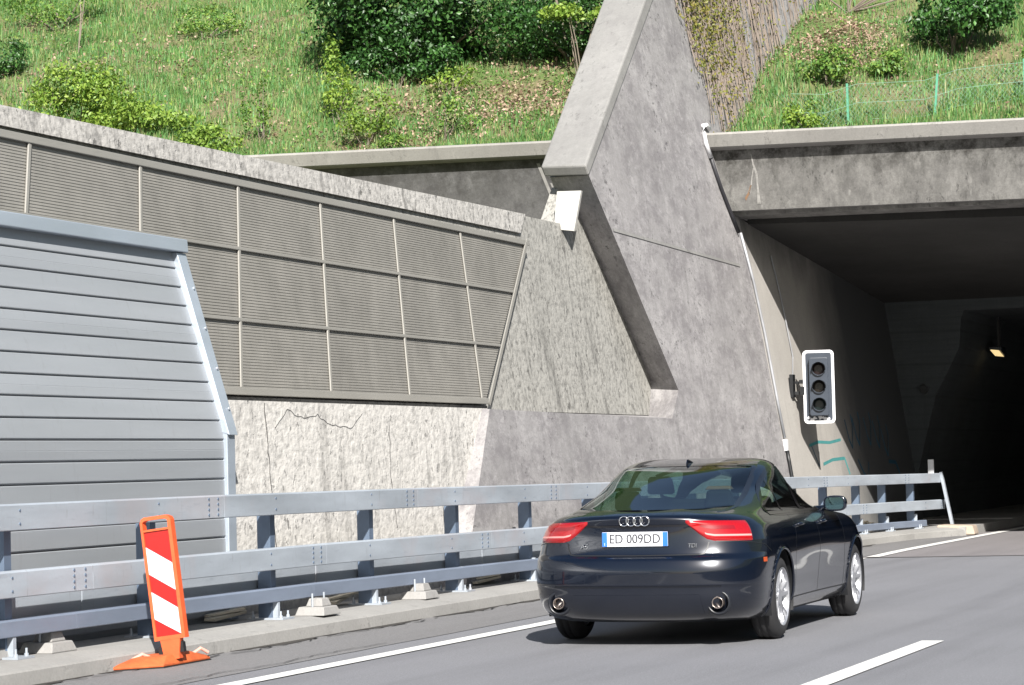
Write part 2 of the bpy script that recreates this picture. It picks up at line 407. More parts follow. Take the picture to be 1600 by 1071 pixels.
RC = -9.79-.45                              # upper roughcast plane
w = MB(); fr = [(6, 2.045), (33.55, 2.045), (33.9, 2.5), (32.3, 5.08), (31.75, 5.08), (31.2, 4.53), (6, 4.25)]
w.prism([(wx(z, RC), y, z) for y, z in fr], [(-11.25, y, z) for y, z in fr])
rw = w.build('retaining_wall', M['rough_dark'], origin=(-10.9, 20, 2)); tag(rw, 'grey weathered roughcast wall carrying the slatted acoustic panels', 'wall')
# coping band above the panels (slightly proud)
cp = MB(); a = [(6, 4.16), (29.42, 4.27), (29.7, 4.53), (17.56, 4.385), (6, 4.27)]
cp.prism([(wx(z, RC)+.035, y, z) for y, z in a], [(-11.28, y, z+.003) for y, z in a])
cp.build('coping', M['coping'], rw)
wp = MB(); q = [(-10.95, 4.95), (-10.62, 4.94), (-10.73, 4.42), (-11.01, 4.46)]
wp.prism([(x, 31.1, z) for x, z in q], [(x, 31.16, z) for x, z in q])
tag(wp.build('wall_plate', plain('pale_plate', (.50, .49, .46, 1), .7), origin=(-10.8, 31.1, 4.4)), 'small white slanted plate at the top end of the grey wall below the concrete cap', 'plate')

# big wing wall (fin)
F = [(31.26, 5.15), (33.66, 2.38), (33.12, 1.98), (26.24, 2.03), (25.22, .82), (24.35, -.3), (39.08, -.3), (38.6, 5.2), (60, 5.2), (60, 20.2), (38.6, 10.17), (35.82, 8.25)]
Bk = [(31.6, 5.2), (34.0, 2.6), (33.8, 2.06), (26.24, 2.06), (25.22, .82), (24.35, -.3), (39.08, -.3), (38.6, 5.2), (60, 5.2), (60, 20.25), (38.6, 10.22), (35.95, 8.33)]
w = MB(); w.prism([(wx(z), y, z) for y, z in F], [(wx(z, -9.79-.65), y, z) for y, z in Bk])
wing = w.build('wing_wall', M['wing'], origin=(-10.4, 33, 0)); tag(wing, 'tall sloping concrete wing wall rising from the guardrail up the hill left of the tunnel mouth', 'wall')
cpm = MB()
c1 = [(31.22, 5.14), (31.14, 5.27), (35.76, 8.46), (38.6, 10.38), (60, 20.4), (60, 20.22), (38.6, 10.18), (35.82, 8.26)]
cpm.prism([(wx(z)+.02, y, z) for y, z in c1], [(wx(z, -9.79-.68), y+.22*(1 if y < 33 else .5), z+.05) for y, z in c1])
cpo = cpm.build('wall_cap', M['cap'], wing, bevel=.025)
cap_face = None
# construction seam: a slim step in the fin
sm = MB(); pts = [(31.9, 4.52), (38.1, 4.44)]
for i in range(24):
    y0 = 31.9+i*.26; y1 = y0+.26; z = 4.51-.003*i
    sm.add([(wx(z)+.004, y0, z), (wx(z)+.004, y1, z-.004), (wx(z-.06)+.008, y1, z-.05), (wx(z-.06)+.008, y0, z-.047)], [(0, 1, 2, 3)])
sm.build('construction_joint', M['cap'], wing)

# portal hall wall
P = [(39.1, -.3), (48.6, -.3), (48.6, 4.36), (38.62, 5.2)]
w = MB(); w.prism([(wx(z)-.002, y, z) for y, z in P], [(-12.2, y, z) for y, z in P])
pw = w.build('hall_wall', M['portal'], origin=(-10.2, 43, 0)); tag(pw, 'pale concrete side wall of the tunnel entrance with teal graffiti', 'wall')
rnp = random.Random(5)
def stroke(pts, wd, mat, name='graffiti', parent=pw):
    m = MB()
    for i in range(len(pts)-1):
        (a, b), (c, d) = pts[i], pts[i+1]; l = math.hypot(c-a, d-b); nx, nz = -(d-b)/l*wd/2, (c-a)/l*wd/2
        if nz < 0: nx, nz = -nx, -nz
        m.add([(wx(b)+.003, a-nx, b-nz), (wx(b)+.003, a+nx, b+nz), (wx(d)+.003, c+nx, d+nz), (wx(d)+.003, c-nx, d-nz)], [(0, 1, 2, 3)])
    return m.build(name, M[mat], parent)
stroke([(40.55, 1.60), (41.2, 1.66), (42.0, 1.65), (42.85, 1.70)], .05, 'teal')
stroke([(41.3, 1.29), (42.0, 1.36), (42.9, 1.38), (43.1, 1.1)], .055, 'teal')
stroke([(40.7, 1.6), (41.0, 1.25), (41.15, 1.5)], .03, 'bluespray')
for k, (y, z) in enumerate([(43.4, 2.05), (44.0, 2.1), (44.9, 2.1), (45.6, 2.05), (46.2, 1.9)]):
    stroke([(y, z), (y+.1, z-.35), (y+.25, z-.5), (y+.55, z-.1), (y+.5, z+.1)], .05, 'bluespray')
stroke([(43.9, 1.35), (44.2, 1.1), (44.5, 1.0), (44.7, 1.3)], .05, 'bluespray')
stroke([(46.4, 1.3), (47.0, 1.28), (47.2, 1.05), (46.7, .95)], .07, 'bluespray')
# end wall of the hall with the tunnel opening
hole = [(-9.99, -.3), (-9.95, .8), (-9.74, 1.66), (-9.5, 2.55), (-9.25, 3.0), (-9.02, 3.45), (-8.97, 4.0), (-8.9, 4.15), (-3, 4.2), (2.6, 4.15), (3.1, 3.4), (3.5, 1.6), (3.6, -.3)]
w = MB(); outl = [(-12.2, -.3)]+hole+[(6.5, -.3), (6.5, 6.2), (-12.2, 6.2)]
w.prism([(x, 48.6, z) for x, z in outl], [(x, 49.3, z) for x, z in outl])
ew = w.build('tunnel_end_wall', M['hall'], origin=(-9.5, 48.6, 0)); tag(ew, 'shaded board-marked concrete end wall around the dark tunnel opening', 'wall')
tb = MB(); n = len(hole); V = [(x-(.0 if i else 0), 49.28, z) for i, (x, z) in enumerate(hole)]+[(x, 125, z) for x, z in hole]
tb.add(V, [(i, i+1, i+1+n, i+n) for i in range(n-1)]+[tuple(range(n, 2*n))])
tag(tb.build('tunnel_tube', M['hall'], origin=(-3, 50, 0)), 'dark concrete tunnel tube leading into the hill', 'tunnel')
MBo = MB().lathe([(0, .0), (0, .085), (.05, .085)], (-9.72, 48.54, 2.66), 'y', 20); 
MBo.build('wall_socket', M['black'], ew)

# header with skew: y = y0 + .17*(x+10.7)
SK = .17
def header(x0, x1, name, prof, mat, origin, extra=None, closed=True):
    m = MB(); m.prism([(x0, y+SK*(x0+10.7), z) for y, z in prof], [(x1, y+SK*(x1+10.7), z) for y, z in prof])
    return m.build(name, mat, origin=origin) if extra is None else m.build(name, mat, extra)
hd = header(-11.2, 6.4, 'portal_header', [(37.66, 6.19), (38.12, 5.27), (38.3, 5.27), (38.32, 5.22), (39.4, 5.22), (39.4, 6.19)], M['header'], (-3, 38.5, 5.2))
tag(hd, 'broad stained concrete header beam across the top of the tunnel mouth', 'portal beam')
header(-11.25, 6.45, 'fascia', [(37.38, 6.40), (37.50, 6.19), (37.66, 6.17), (38.6, 6.17), (38.6, 6.42), (37.43, 6.42)], M['fascia'], None, hd).modifiers.new('bevel', 'BEVEL').width = .02
# soffit slab sloping into the hill
sf = MB(); sf.hexa([(-12, 38.9, 5.16), (6.4, 41.8, 4.92), (6.4, 48.7, 4.36), (-12, 48.7, 4.36)], [(-12, 38.9, 5.9), (6.4, 41.8, 5.9), (6.4, 48.7, 5.5), (-12, 48.7, 5.5)])
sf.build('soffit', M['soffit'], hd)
# efflorescence streaks
lm = MB()
def hx(x, z, off=.006): return (x, 37.66+(6.19-z)*.5+SK*(x+10.7)-off, z)
def decal(m, pts, w0):
    for i in range(len(pts)-1):
        (x0, z0, a), (x1, z1, b) = pts[i], pts[i+1]
        m.add([hx(x0-a*.35-.15, z0), hx(x0+a*.35-.15, z0), hx(x1+b*.35-.15, z1), hx(x1-b*.35-.15, z1)], [(0, 1, 2, 3)])
decal(lm, [(-9.98, 6.1, .01), (-9.97, 5.95, .04), (-9.94, 5.8, .05), (-9.95, 5.65, .035), (-9.96, 5.5, .05), (-9.97, 5.36, .08)], 0)
decal(lm, [(-9.97, 5.9, .02), (-10.02, 5.75, .025), (-10.05, 5.62, .03), (-10.09, 5.52, .04)], 0)
lm.build('lime_streak', M['lime'], hd)
rm = MB(); decal(rm, [(-10.05, 5.64, .03), (-10.09, 5.54, .05), (-10.15, 5.46, .06), (-10.16, 5.42, .02)], 0); rm.build('rust_streak', M['rust'], hd)
# left parapet, same profile, dark face reaching down to the terrace
pp = header(-45, -11.5, 'parapet_wall', [(37.62, 6.19), (38.1, 5.1), (38.1, 3.3), (39.3, 3.3), (39.3, 6.19)], M['parapet'], (-16, 38, 3.5))
tag(pp, 'dark stained parapet wall below the grass slope left of the wing wall', 'wall')
header(-45.02, -11.45, 'fascia', [(37.36, 6.40), (37.46, 6.19), (37.62, 6.17), (38.4, 6.17), (38.4, 6.42), (37.41, 6.42)], M['fascia'], None, pp).modifiers.new('bevel', 'BEVEL').width = .02
ls = MB()
def px_(x, z): return (x, 37.62+(6.19-z)*.44+SK*(x+10.7)-.006, z)
for x, z0, z1, w_ in [(-13.4, 6.1, 5.3, .05), (-13.25, 5.8, 5.2, .03), (-15.9, 5.7, 5.1, .04)]:
    for k in range(6):
        a = z0+(z1-z0)*k/6; b = z0+(z1-z0)*(k+1)/6; xx = x+.25*(z0-a); xy = x+.25*(z0-b)
        ls.add([px_(xx-w_/2, a), px_(xx+w_/2, a), px_(xy+w_/2, b), px_(xy-w_/2, b)], [(0, 1, 2, 3)])
ls.build('lime_streak', plain('lime_grey', (.34, .33, .32, 1), .9, var=.3), pp)

# right-hand retaining wall of the cutting (mostly out of frame)
w = MB(); w.prism([(4.3, -60, -.2), (4.3, 39, -.2), (4.75, 39, 3.0), (4.75, -60, 3.0)], [(6, -60, -.2), (6, 39, -.2), (6, 39, 3.0), (6, -60, 3.0)])
tag(w.build('retaining_wall', concrete('right_wall', .22, .36, .4, .2), origin=(4.5, 20, 0)), 'plain concrete retaining wall on the right side of the cutting', 'wall')
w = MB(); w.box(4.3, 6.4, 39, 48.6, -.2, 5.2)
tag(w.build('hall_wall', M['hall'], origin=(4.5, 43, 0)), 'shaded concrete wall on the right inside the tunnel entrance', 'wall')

# ------------------------------------------------------------------ acoustic panels on the upper wall
ac = empty('acoustic_cladding', (wx(2.1, RC)+.12, 22, 2.1), 'grey slatted acoustic panels in a framed grid on the roughcast wall', 'acoustic panels')
AX = lambda z: wx(z, RC)+.10
CT = [10.22, 12.07, 13.92, 15.92, 17.77, 19.6, 21.49, 23.33, 25.21, 27.15]
CB = [9.2, 11.1, 13.1, 15.1, 17.05, 19.02, 20.89, 22.86, 24.86, 26.98]
ZB, ZT = 2.14, 4.12
ROW = [ZB, 2.81, 3.49, ZT]
def cy(k, z): t = (z-ZB)/(ZT-ZB); return CB[k]+(CT[k]-CB[k])*t
def edge_r(z): t = (z-ZB)/(ZT-ZB); return 27.12+(29.35-27.12)*t
cols = [(lambda z, k=k: cy(k, z)) for k in range(len(CT))]+[edge_r]
for k in range(len(cols)-1):
    for r_ in range(3):
        m = MB(); z0, z1 = ROW[r_], ROW[r_+1]; n = 24; prof = []
        for i in range(n):
            za = z0+(z1-z0)*i/n; zb = z0+(z1-z0)*(i+.62)/n; zc = z0+(z1-z0)*(i+.66)/n; zd = z0+(z1-z0)*(i+.98)/n
            prof += [(za, .030), (zb, .028), (zc, .0258), (zd, .0258)]
        prof.append((z1, .03))
        vs = []
        for z, d in prof:
            ya, yb = cols[k](z), cols[k+1](z)
            vs += [(AX(z)-.045+d, ya, z), (AX(z)-.045+d, yb, z)]
        m.add(vs, [(2*i, 2*i+1, 2*i+3, 2*i+2) for i in range(len(prof)-1)])
        m.build('panel', M['slat'], ac)
def gbar(p, q, w, name, proud=0):
    m = MB(); a = Vector((AX(p[1])+proud, p[0], p[1])); b = Vector((AX(q[1])+proud, q[0], q[1]))
    m.bar(a, b, w*.8, .018, up=(1, 0, BT)); return m.build(name, M['frame'], ac, bevel=.006)
for k in range(len(CT)): gbar((cy(k, ZB+.03), ZB+.03), (cy(k, ZT-.03), ZT-.03), .055, 'mullion')
for z in ROW[1:-1]:
    gbar((10, z), (edge_r(z)-.03, z), .044, 'transom', .003)
gbar((9, ZB), (27.16, ZB), .085, 'frame_bar', .008); gbar((9, ZT), (29.42, ZT+.02), .085, 'frame_bar', .008)
gbar((27.14, ZB-.03), (29.38, ZT+.05), .075, 'frame_bar', .012)
# dark strip standing in for the shade under the panels
m = MB(); m.prism([(AX(ZB)-.03, 9, ZB-.115), (AX(ZB)-.03, 27.2, ZB-.115), (AX(ZB)-.03, 27.2, ZB-.05), (AX(ZB)-.03, 9, ZB-.05)],
                  [(AX(ZB)-.12, 9, ZB-.115), (AX(ZB)-.12, 27.2, ZB-.115), (AX(ZB)-.12, 27.2, ZB-.05), (AX(ZB)-.12, 9, ZB-.05)])
m.build('shade_strip', roughcast('dark_band', .05, .13), ac)

# ------------------------------------------------------------------ aluminium noise barrier
nb = empty('noise_barrier', (-9.95, 15, .15), 'grey aluminium plank noise barrier with a bent end post behind the guardrail', 'noise barrier')
BX = -9.93; KZ = 1.75; TZ = 3.40; LEAN = .30
def bx(z): return BX-(max(0, z-KZ))*LEAN
YE = 19.47
def plank(z0, z1, groove):
    m = MB(); t = z1-z0
    prof = [(z0, -.010), (z0+.006, -.010), (z0+.009, .0), (z0+.015, .003)]
    if groove: prof += [(z0+t*.47, .004), (z0+t*.49, .0028), (z0+t*.51, .004)]
    prof += [(z1-.012, .0), (z1-.006, -.006)]
    vs = []
    for z, d in prof: vs += [(bx(z)+d, 0, z), (bx(z)+d, YE, z)]
    m.add(vs, [(2*i, 2*i+1, 2*i+3, 2*i+2) for i in range(len(prof)-1)])
    return m
z = .19; k = 0
while z < TZ-.06:
    z1 = min(z+.1655, TZ-.03); plank(z, z1, k % 3 == 2).build('plank', M['alu'], nb); z = z1; k += 1
m = MB(); m.prism([(BX-.03, 0, .15), (BX-.03, 0, KZ), (bx(TZ-.02)-.03, 0, TZ-.02), (bx(TZ-.02)-.1, 0, TZ-.02), (BX-.1, 0, KZ), (BX-.1, 0, .15)],
                  [(BX-.03, YE, .15), (BX-.03, YE, KZ), (bx(TZ-.02)-.03, YE, TZ-.02), (bx(TZ-.02)-.1, YE, TZ-.02), (BX-.1, YE, KZ), (BX-.1, YE, .15)])
m.build('back_sheet', M['alu'], nb)
# cap channel with overhang
m = MB(); zt = TZ; m.prism([(bx(zt)+.11, 0, zt-.085), (bx(zt)+.10, 0, zt+.03), (bx(zt)-.12, 0, zt+.03), (bx(zt)-.12, 0, zt-.085)],
                           [(bx(zt)+.11, YE+.16, zt-.085), (bx(zt)+.10, YE+.16, zt+.03), (bx(zt)-.12, YE+.16, zt+.03), (bx(zt)-.12, YE+.16, zt-.085)])
m.build('cap_rail', M['alu_light'], nb, bevel=.008)
# bent end post
pe = MB(); y0, y1 = YE, YE+.15
pe.prism([(BX+.035, y0, .15), (BX+.035, y0, KZ), (BX-.12, y0, KZ), (BX-.12, y0, .15)], [(BX+.035, y1, .15), (BX+.035, y1, KZ), (BX-.12, y1, KZ), (BX-.12, y1, .15)])
ep = pe.build('end_post', M['alu_light'], nb, bevel=.008)
pe = MB(); a = [(BX+.06, KZ-.03), (bx(TZ-.09)+.055, TZ-.09), (bx(TZ-.09)-.1, TZ-.09), (BX-.12, KZ+.02)]
pe.prism([(x, y0-.005, z) for x, z in a], [(x, y1+.01, z) for x, z in a]); pe.build('end_post', M['alu_light'], nb, bevel=.008)
for z in (1.95, 2.3, 2.65, 3.0):
    MB().lathe([(0, 0), (.0, .012), (.012, .012), (.014, 0)][::-1], (bx(z)+.055, YE+.11, z), 'x', 10).build('bolt', M['galv'], ep)

# ------------------------------------------------------------------ guardrail
gr = empty('guardrail', (-9.5, 20, .15), 'long galvanised steel box-beam guardrail on the concrete kerb', 'guardrail')
def dz(y): return -.0055*max(0, y-20)
def beam(zc, h, ya, yb, xo=0, d=.085, mat='galv', shrink=.0):
    n = max(1, int((yb-ya)/1.0)) if yb > 35 else 1
    m = MB(); ring = []
    ysx = [ya+(yb-ya)*i/n for i in range(n+1)]
    sh_ = h/2
    prof = [(-.006, -sh_), (.0, -sh_+.006), (.0, sh_-.012), (-.012, sh_), (-d, sh_), (-d, sh_-.02), (-.02, sh_-.02), (-.02, -sh_+.02), (-d, -sh_+.02), (-d, -sh_)]
    vs = []
    for y in ysx:
        x = pathx(y)+xo; hh = 1-shrink*max(0, y-26)
        vs += [(x+a, y, zc+b*hh+dz(y)) for a, b in prof]
    k = len(prof)
    fs = [(i*k+j, i*k+(j+1) % k, (i+1)*k+(j+1) % k, (i+1)*k+j) for i in range(n) for j in range(k)]
    fs += [tuple(range(k)), tuple(range(n*k+k-1, n*k-1, -1))]
    return m.add(vs, fs).build('beam', M[mat], gr)
def joints(first, last, step=4.05, start=-12):
    y = first
    while y > start: y -= step
    out = []
    while y < last: out.append(y); y += step
    return [start-2]+out+[last]
for first, zc, h, nm in ((18.42, 1.13, .185, 't'), (16.31, .668, .185, 'm'), (16.17, .36, .12, 'l')):
    last = {'t': 44.2, 'm': 44.5, 'l': 43.6}[nm]
    js = joints(first, last)
    if nm == 't': last = 44.2
    for a, b in zip(js[:-1], js[1:]):
        if b-a < .6: continue
        bm_ = beam(zc, h, a+.002, b-.002, 0 if nm != 'l' else -.06, shrink=.006, mat='galv' if nm != 'l' else 'galv_shaded')
        # bolt heads in slotted holes near each joint
        if nm != 'l' and b > 8:
            bo = MB(); rows = 4
            if b-a < 2: continue
            for yy in (b-.11, b-.27):
                for r_ in range(rows):
                    z = zc-h/2+.03+r_*(h-.06)/(rows-1)+dz(yy)
                    bo.lathe([(.0, .0), (.0, .011), (.006, .011), (.007, 0)][::-1], (pathx(yy)-.001, yy, z), 'x', 8)
            for yy in (b-1.1, b-3.1):
                for r_ in (-1, 1):
                    bo.lathe([(.007, 0), (.006, .009), (0, .009), (0, 0)], (pathx(yy)-.001, yy, zc+r_*h*.25+dz(yy)), 'x', 8)
            me2 = bm_.data; me2.materials.append(M['galv_dark']); off = Vector(gr.location)
            bb = bmesh.new(); bb.from_mesh(me2); vv = [bb.verts.new(Vector(v)-off) for v in bo.v]
            for f in bo.f:
                ff = bb.faces.new([vv[i] for i in f]); ff.material_index = 1
            bb.to_mesh(me2); bb.free()
# rear beam, set back behind the posts
for a, b in zip(np.arange(-8, 40, 4.1), np.arange(-3.9, 44, 4.1)):
    beam(.50, .26, a, min(b-.02, 40), -.26, .06, 'galv')
PY = [13.2-4.2, 13.2-2.1, 13.2, 15.34, 17.43, 19.53, 21.61, 23.75, 25.88, 28.0, 30.1, 32.2, 34.3, 36.6, 38.9, 40.5, 41.8, 43.15]
def ibeam(m, x, y, z0, z1, w=.10, d=.12):
    # section: web in x, flanges across y
    m.box(x-d/2, x+d/2, y-.004, y+.004, z0, z1)
    m.box(x-d/2-.008, x-d/2, y-w/2, y+w/2, z0, z1); m.box(x+d/2, x+d/2+.008, y-w/2, y+w/2, z0, z1)
for y in PY:
    x = pathx(y)-.178; m = MB(); top = 1.13+dz(y)+.03
    # broad C-shaped post facing traffic (wide face seen across the road)
    m.box(x-.06, x+.063, y-.045, y-.037, .165, top); m.box(x+.055, x+.063, y-.037, y+.045, .165, top); m.box(x-.06, x-.052, y-.037, y+.045, .165, top)
    p_ = m.build('post', M['galv_dark'], gr)
    MB().box(x-.14, x+.2, y-.11, y+.11, .151, .166).build('base_plate', M['galv'], p_)
    for sx, sy in ((-.1, -.07), (.16, -.07), (.16, .07), (-.1, .07)):
        MB().lathe([(0, .0), (0, .016), (.02, .016), (.02, .009), (.055, .009), (.056, 0)], (x+sx, y+sy, .166), 'z', 8).build('anchor_bolt', M['galv'], p_)
    # tapered bracket from post to beam
    for zc in (1.13, .668):
        q = MB(); zc += dz(y)
        a = [(x+.063, zc+.05), (pathx(y)-.02, zc+.05), (pathx(y)-.02, zc-.05), (x+.063, zc-.06)]
        q.prism([(u, y-.05, v) for u, v in a], [(u, y-.043, v) for u, v in a]); q.build('bracket', M['galv'], p_)
    q = MB(); q.box(x+.063, x+.11, y-.02, y+.02, .166, .40); q.build('bracket', M['galv'], p_)
# slanted end piece
m = MB(); m.bar((-8.60, 44.22, 1.10), (-8.44, 44.3, .16), .05, .10, up=(0, 1, 0)); m.build('end_post', M['galv'], gr, bevel=.005)
m = MB(); m.box(-8.80, -8.70, 44.1, 44.13, 1.08, 1.32); tag(m.build('marker_plate', plain('marker_white', (.55, .56, .58, 1), .5), origin=(-8.75, 44.1, 1.08)), 'small pale marker plate standing on the end of the guardrail', 'marker')

# concrete footings between posts
ftl = ['pale concrete footing block under the rail, left of the striped beacon', 'pale concrete footing block nearest the right of the striped beacon, between rail posts',
       'pale concrete footing block farthest right under the rail, before the car', 'pale concrete footing block at the left edge under the rail']
for (x, y), lb in zip([(-9.55, 15.95), (-9.36, 20.12), (-9.42, 22.55), (-9.62, 15.2)], ftl):
    f_ = empty('footing_block', (x, y, .15), lb, 'footing', 'concrete footings under the rail')
    MB().hexa([(x-.16, y-.18, .151), (x+.12, y-.18, .151), (x+.12, y+.18, .151), (x-.16, y+.18, .151)],
              [(x-.14, y-.14, .225), (x+.10, y-.14, .225), (x+.10, y+.14, .225), (x-.14, y+.14, .225)]).build('base', M['footing'], f_, bevel=.008)
    MB().hexa([(x-.10, y-.08, .2255), (x+.06, y-.08, .2255), (x+.06, y+.12, .2255), (x-.10, y+.12, .2255)],
              [(x-.08, y-.05, .295), (x+.04, y-.05, .295), (x+.04, y+.09, .295), (x-.08, y+.09, .295)]).build('cap', M['footing'], f_, bevel=.008)
    for s_ in (-.13, .15): MB().lathe([(0, .009), (.17, .009), (.17, 0)], (x-.02, y+s_*.85, .17), 'z', 8).build('rod', M['galv'], f_)
# loose boards and rubble behind the rail
for k, (x, y, l, a) in enumerate([(-9.85, 19.0, .5, .1), (-9.8, 21.3, .45, -.15), (-9.82, 24.9, .6, .1), (-9.6, 41.9, .5, .35), (-9.7, 40.9, .4, .2)]):
    m = MB(); m.bar((x, y, .18), (x+a*.4, y+l, .19+abs(a)*.25), .11, .025); m.bar((x-.06, y+.05, .205+abs(a)*.04), (x+.08, y+l*.9, .22+abs(a)*.25), .07, .02)
    tag(m.build('board', M['debris'], origin=(x, y, .15)), ['pale loose board behind the post right of the noise barrier end', 'pale loose board behind the rail left of the footing block', 'pale loose board behind the rail just left of the car', 'pale torn scrap behind the far guardrail, right one', 'pale torn scrap behind the far guardrail, left one'][k], 'board', 'scraps lying behind the guardrail')

# ------------------------------------------------------------------ striped beacon
bc = empty('traffic_beacon', (-8.93, 16.62, 0), 'orange framed beacon with red and white diagonal stripes on a rubber foot', 'traffic beacon')
ang = math.radians(-7.0)                    # leans to the left
def bl(u, v, w=0):                          # u across, v up, w depth -> world, leaning
    cx, cz = -8.92, .195
    x = cx+u*math.cos(ang)+v*math.sin(ang); z_ = cz-u*math.sin(ang)+v*math.cos(ang)
    return (x, 16.6+w+u*.15, z_)
def slab(poly, w0, w1): m = MB(); m.prism([bl(u, v, w0) for u, v in poly], [bl(u, v, w1) for u, v in poly]); return m
W2 = .118; Ht = .90
# frame (two stiles, bottom, handle at top)
m = MB()
for poly in ([(-W2, 0), (-W2+.018, 0), (-W2+.018, Ht-.03), (-W2, Ht-.03)], [(W2-.026, 0), (W2, 0), (W2, Ht-.03), (W2-.026, Ht-.03)], [(-W2+.018, 0), (W2-.026, 0), (W2-.026, .03), (-W2+.018, .03)],
             [(-W2+.018, .80), (W2-.026, .80), (W2-.026, .815), (-W2+.018, .815)]):
    m.prism([bl(u, v, -.03) for u, v in poly], [bl(u, v, .03) for u, v in poly])
arc = [(-W2, Ht-.03), (-W2+.01, Ht-.005), (-W2+.035, Ht+.008), (W2-.04, Ht+.008), (W2-.01, Ht-.008), (W2, Ht-.03)]
inner = [(-W2+.018, Ht-.03), (-W2+.03, Ht-.022), (-W2+.04, Ht-.017), (W2-.05, Ht-.017), (W2-.038, Ht-.022), (W2-.026, Ht-.03)]
for i in range(5):
    q = [inner[i], inner[i+1], arc[i+1], arc[i]]; m.prism([bl(u, v, -.03) for u, v in q], [bl(u, v, .03) for u, v in q])
m.build('frame', M['orange'], bc)
u0, u1, v0, v1 = -W2+.0185, W2-.0265, .0305, .7995
slab([(u0, v0), (u1, v0), (u1, v1), (u0, v1)], -.018, .018).build('board', M['red'], bc)
sl = -.14
for vb in (.69, .36):
    q = [(u0, vb), (u0, vb-.20), (u1, vb-.20+sl), (u1, vb+sl)]
    q = [(u, max(v0, min(v1, v))) for u, v in q]
    slab(q, -.0215, -.0185).build('stripe', M['whitefoil'], bc)
q = [(-.06, -.145), (.055, -.145), (.06, -.09), (.075, -.0), (-.075, -.0), (-.065, -.09)]
slab(q, -.028, .028).build('tenon', M['orange'], bc)
slab([(-.10, -.11), (-.067, -.11), (-.067, -.03), (-.10, -.05)], -.02, .02).build('bracket', M['black'], bc)
slab([(.061, -.10), (.09, -.10), (.09, -.03), (.077, -.02)], -.02, .02).build('bracket', M['black'], bc)
# foot: low domed plate, long side along the kerb
m = MB(); fp = [(-9.12, 16.02), (-8.86, 16.36), (-8.87, 17.1), (-8.97, 17.24), (-9.18, 16.98), (-9.2, 16.3)]
fm = [(-9.06, 16.35), (-8.9, 16.48), (-8.9, 16.85), (-8.97, 16.95), (-9.10, 16.85), (-9.14, 16.45)]
n = 6
V = [(x, y, .012) for x, y in fp]+[(x, y, .03) for x, y in fp]+[(x, y, .085) for x, y in fm]
m.add(V, [(i, (i+1) % n, (i+1) % n+n, i+n) for i in range(n)]+[(i+n, (i+1) % n+n, (i+1) % n+2*n, i+2*n) for i in range(n)]+[tuple(range(2*n, 3*n)), tuple(range(n-1, -1, -1))])
m.build('foot', M['orange_foot'], bc, bevel=.006)
q_ = [(-9.0+(x+9.0)*1.04, 16.62+(y-16.62)*1.03) for x, y in fp]
MB().prism([(x, y, .0105) for x, y in q_], [(x, y, .0) for x, y in q_]).build('rubber_base', M['rubber'], bc)
for (a, b) in (((-9.10, 16.33), (-9.0, 16.45)), ((-8.93, 16.95), (-8.86, 17.05))):
    MB().tube([(a[0], a[1], .065), ((a[0]+b[0])/2, (a[1]+b[1])/2, .10), (b[0], b[1], .065)], .013, 8).build('grip', plain('pale_grip', (.7, .35, .28, 1), .6), bc)

# ------------------------------------------------------------------ traffic light
tl = empty('traffic_light', (-9.71, 40, 1.95), 'unlit three-lamp traffic light on a black board with a white border by the tunnel wall', 'traffic light')
TC = (-9.705, 40.0, 2.54)
def rrect(w, h, r, n=6):
    out = []
    for cx, cz, a0 in ((w/2-r, h/2-r, 0), (-w/2+r, h/2-r, 90), (-w/2+r, -h/2+r, 180), (w/2-r, -h/2+r, 270)):
        for i in range(n+1): a = math.radians(a0+90*i/n); out.append((cx+r*math.cos(a), cz+r*math.sin(a)))
    return out
O = rrect(.50, 1.18, .07); I = rrect(.415, 1.095, .04)
P3 = lambda p, y: (TC[0]+p[0], TC[1]+y, TC[2]+p[1])
MB().prism([P3(p, 0) for p in O], [P3(p, .012) for p in O]).build('backboard', M['greyhouse'], tl)
m = MB(); n = len(O); V = [P3(p, -.004) for p in O]+[P3(p, -.004) for p in I]+[P3(p, -.001) for p in O]+[P3(p, -.001) for p in I]
m.add(V, [(i, (i+1) % n, (i+1) % n+n, i+n) for i in range(n)]+[(i, (i+1) % n, (i+1) % n+2*n, i+2*n) for i in range(n)]+[(i+n, (i+1) % n+n, (i+1) % n+3*n, i+3*n) for i in range(n)])
m.build('border', M['white'], tl)
hs = rrect(.30, .93, .03)
MB().prism([P3((x, z-.0), -.12) for x, z in hs], [P3((x, z), -.001) for x, z in hs]).build('housing', M['greyhouse'], tl, bevel=.008)
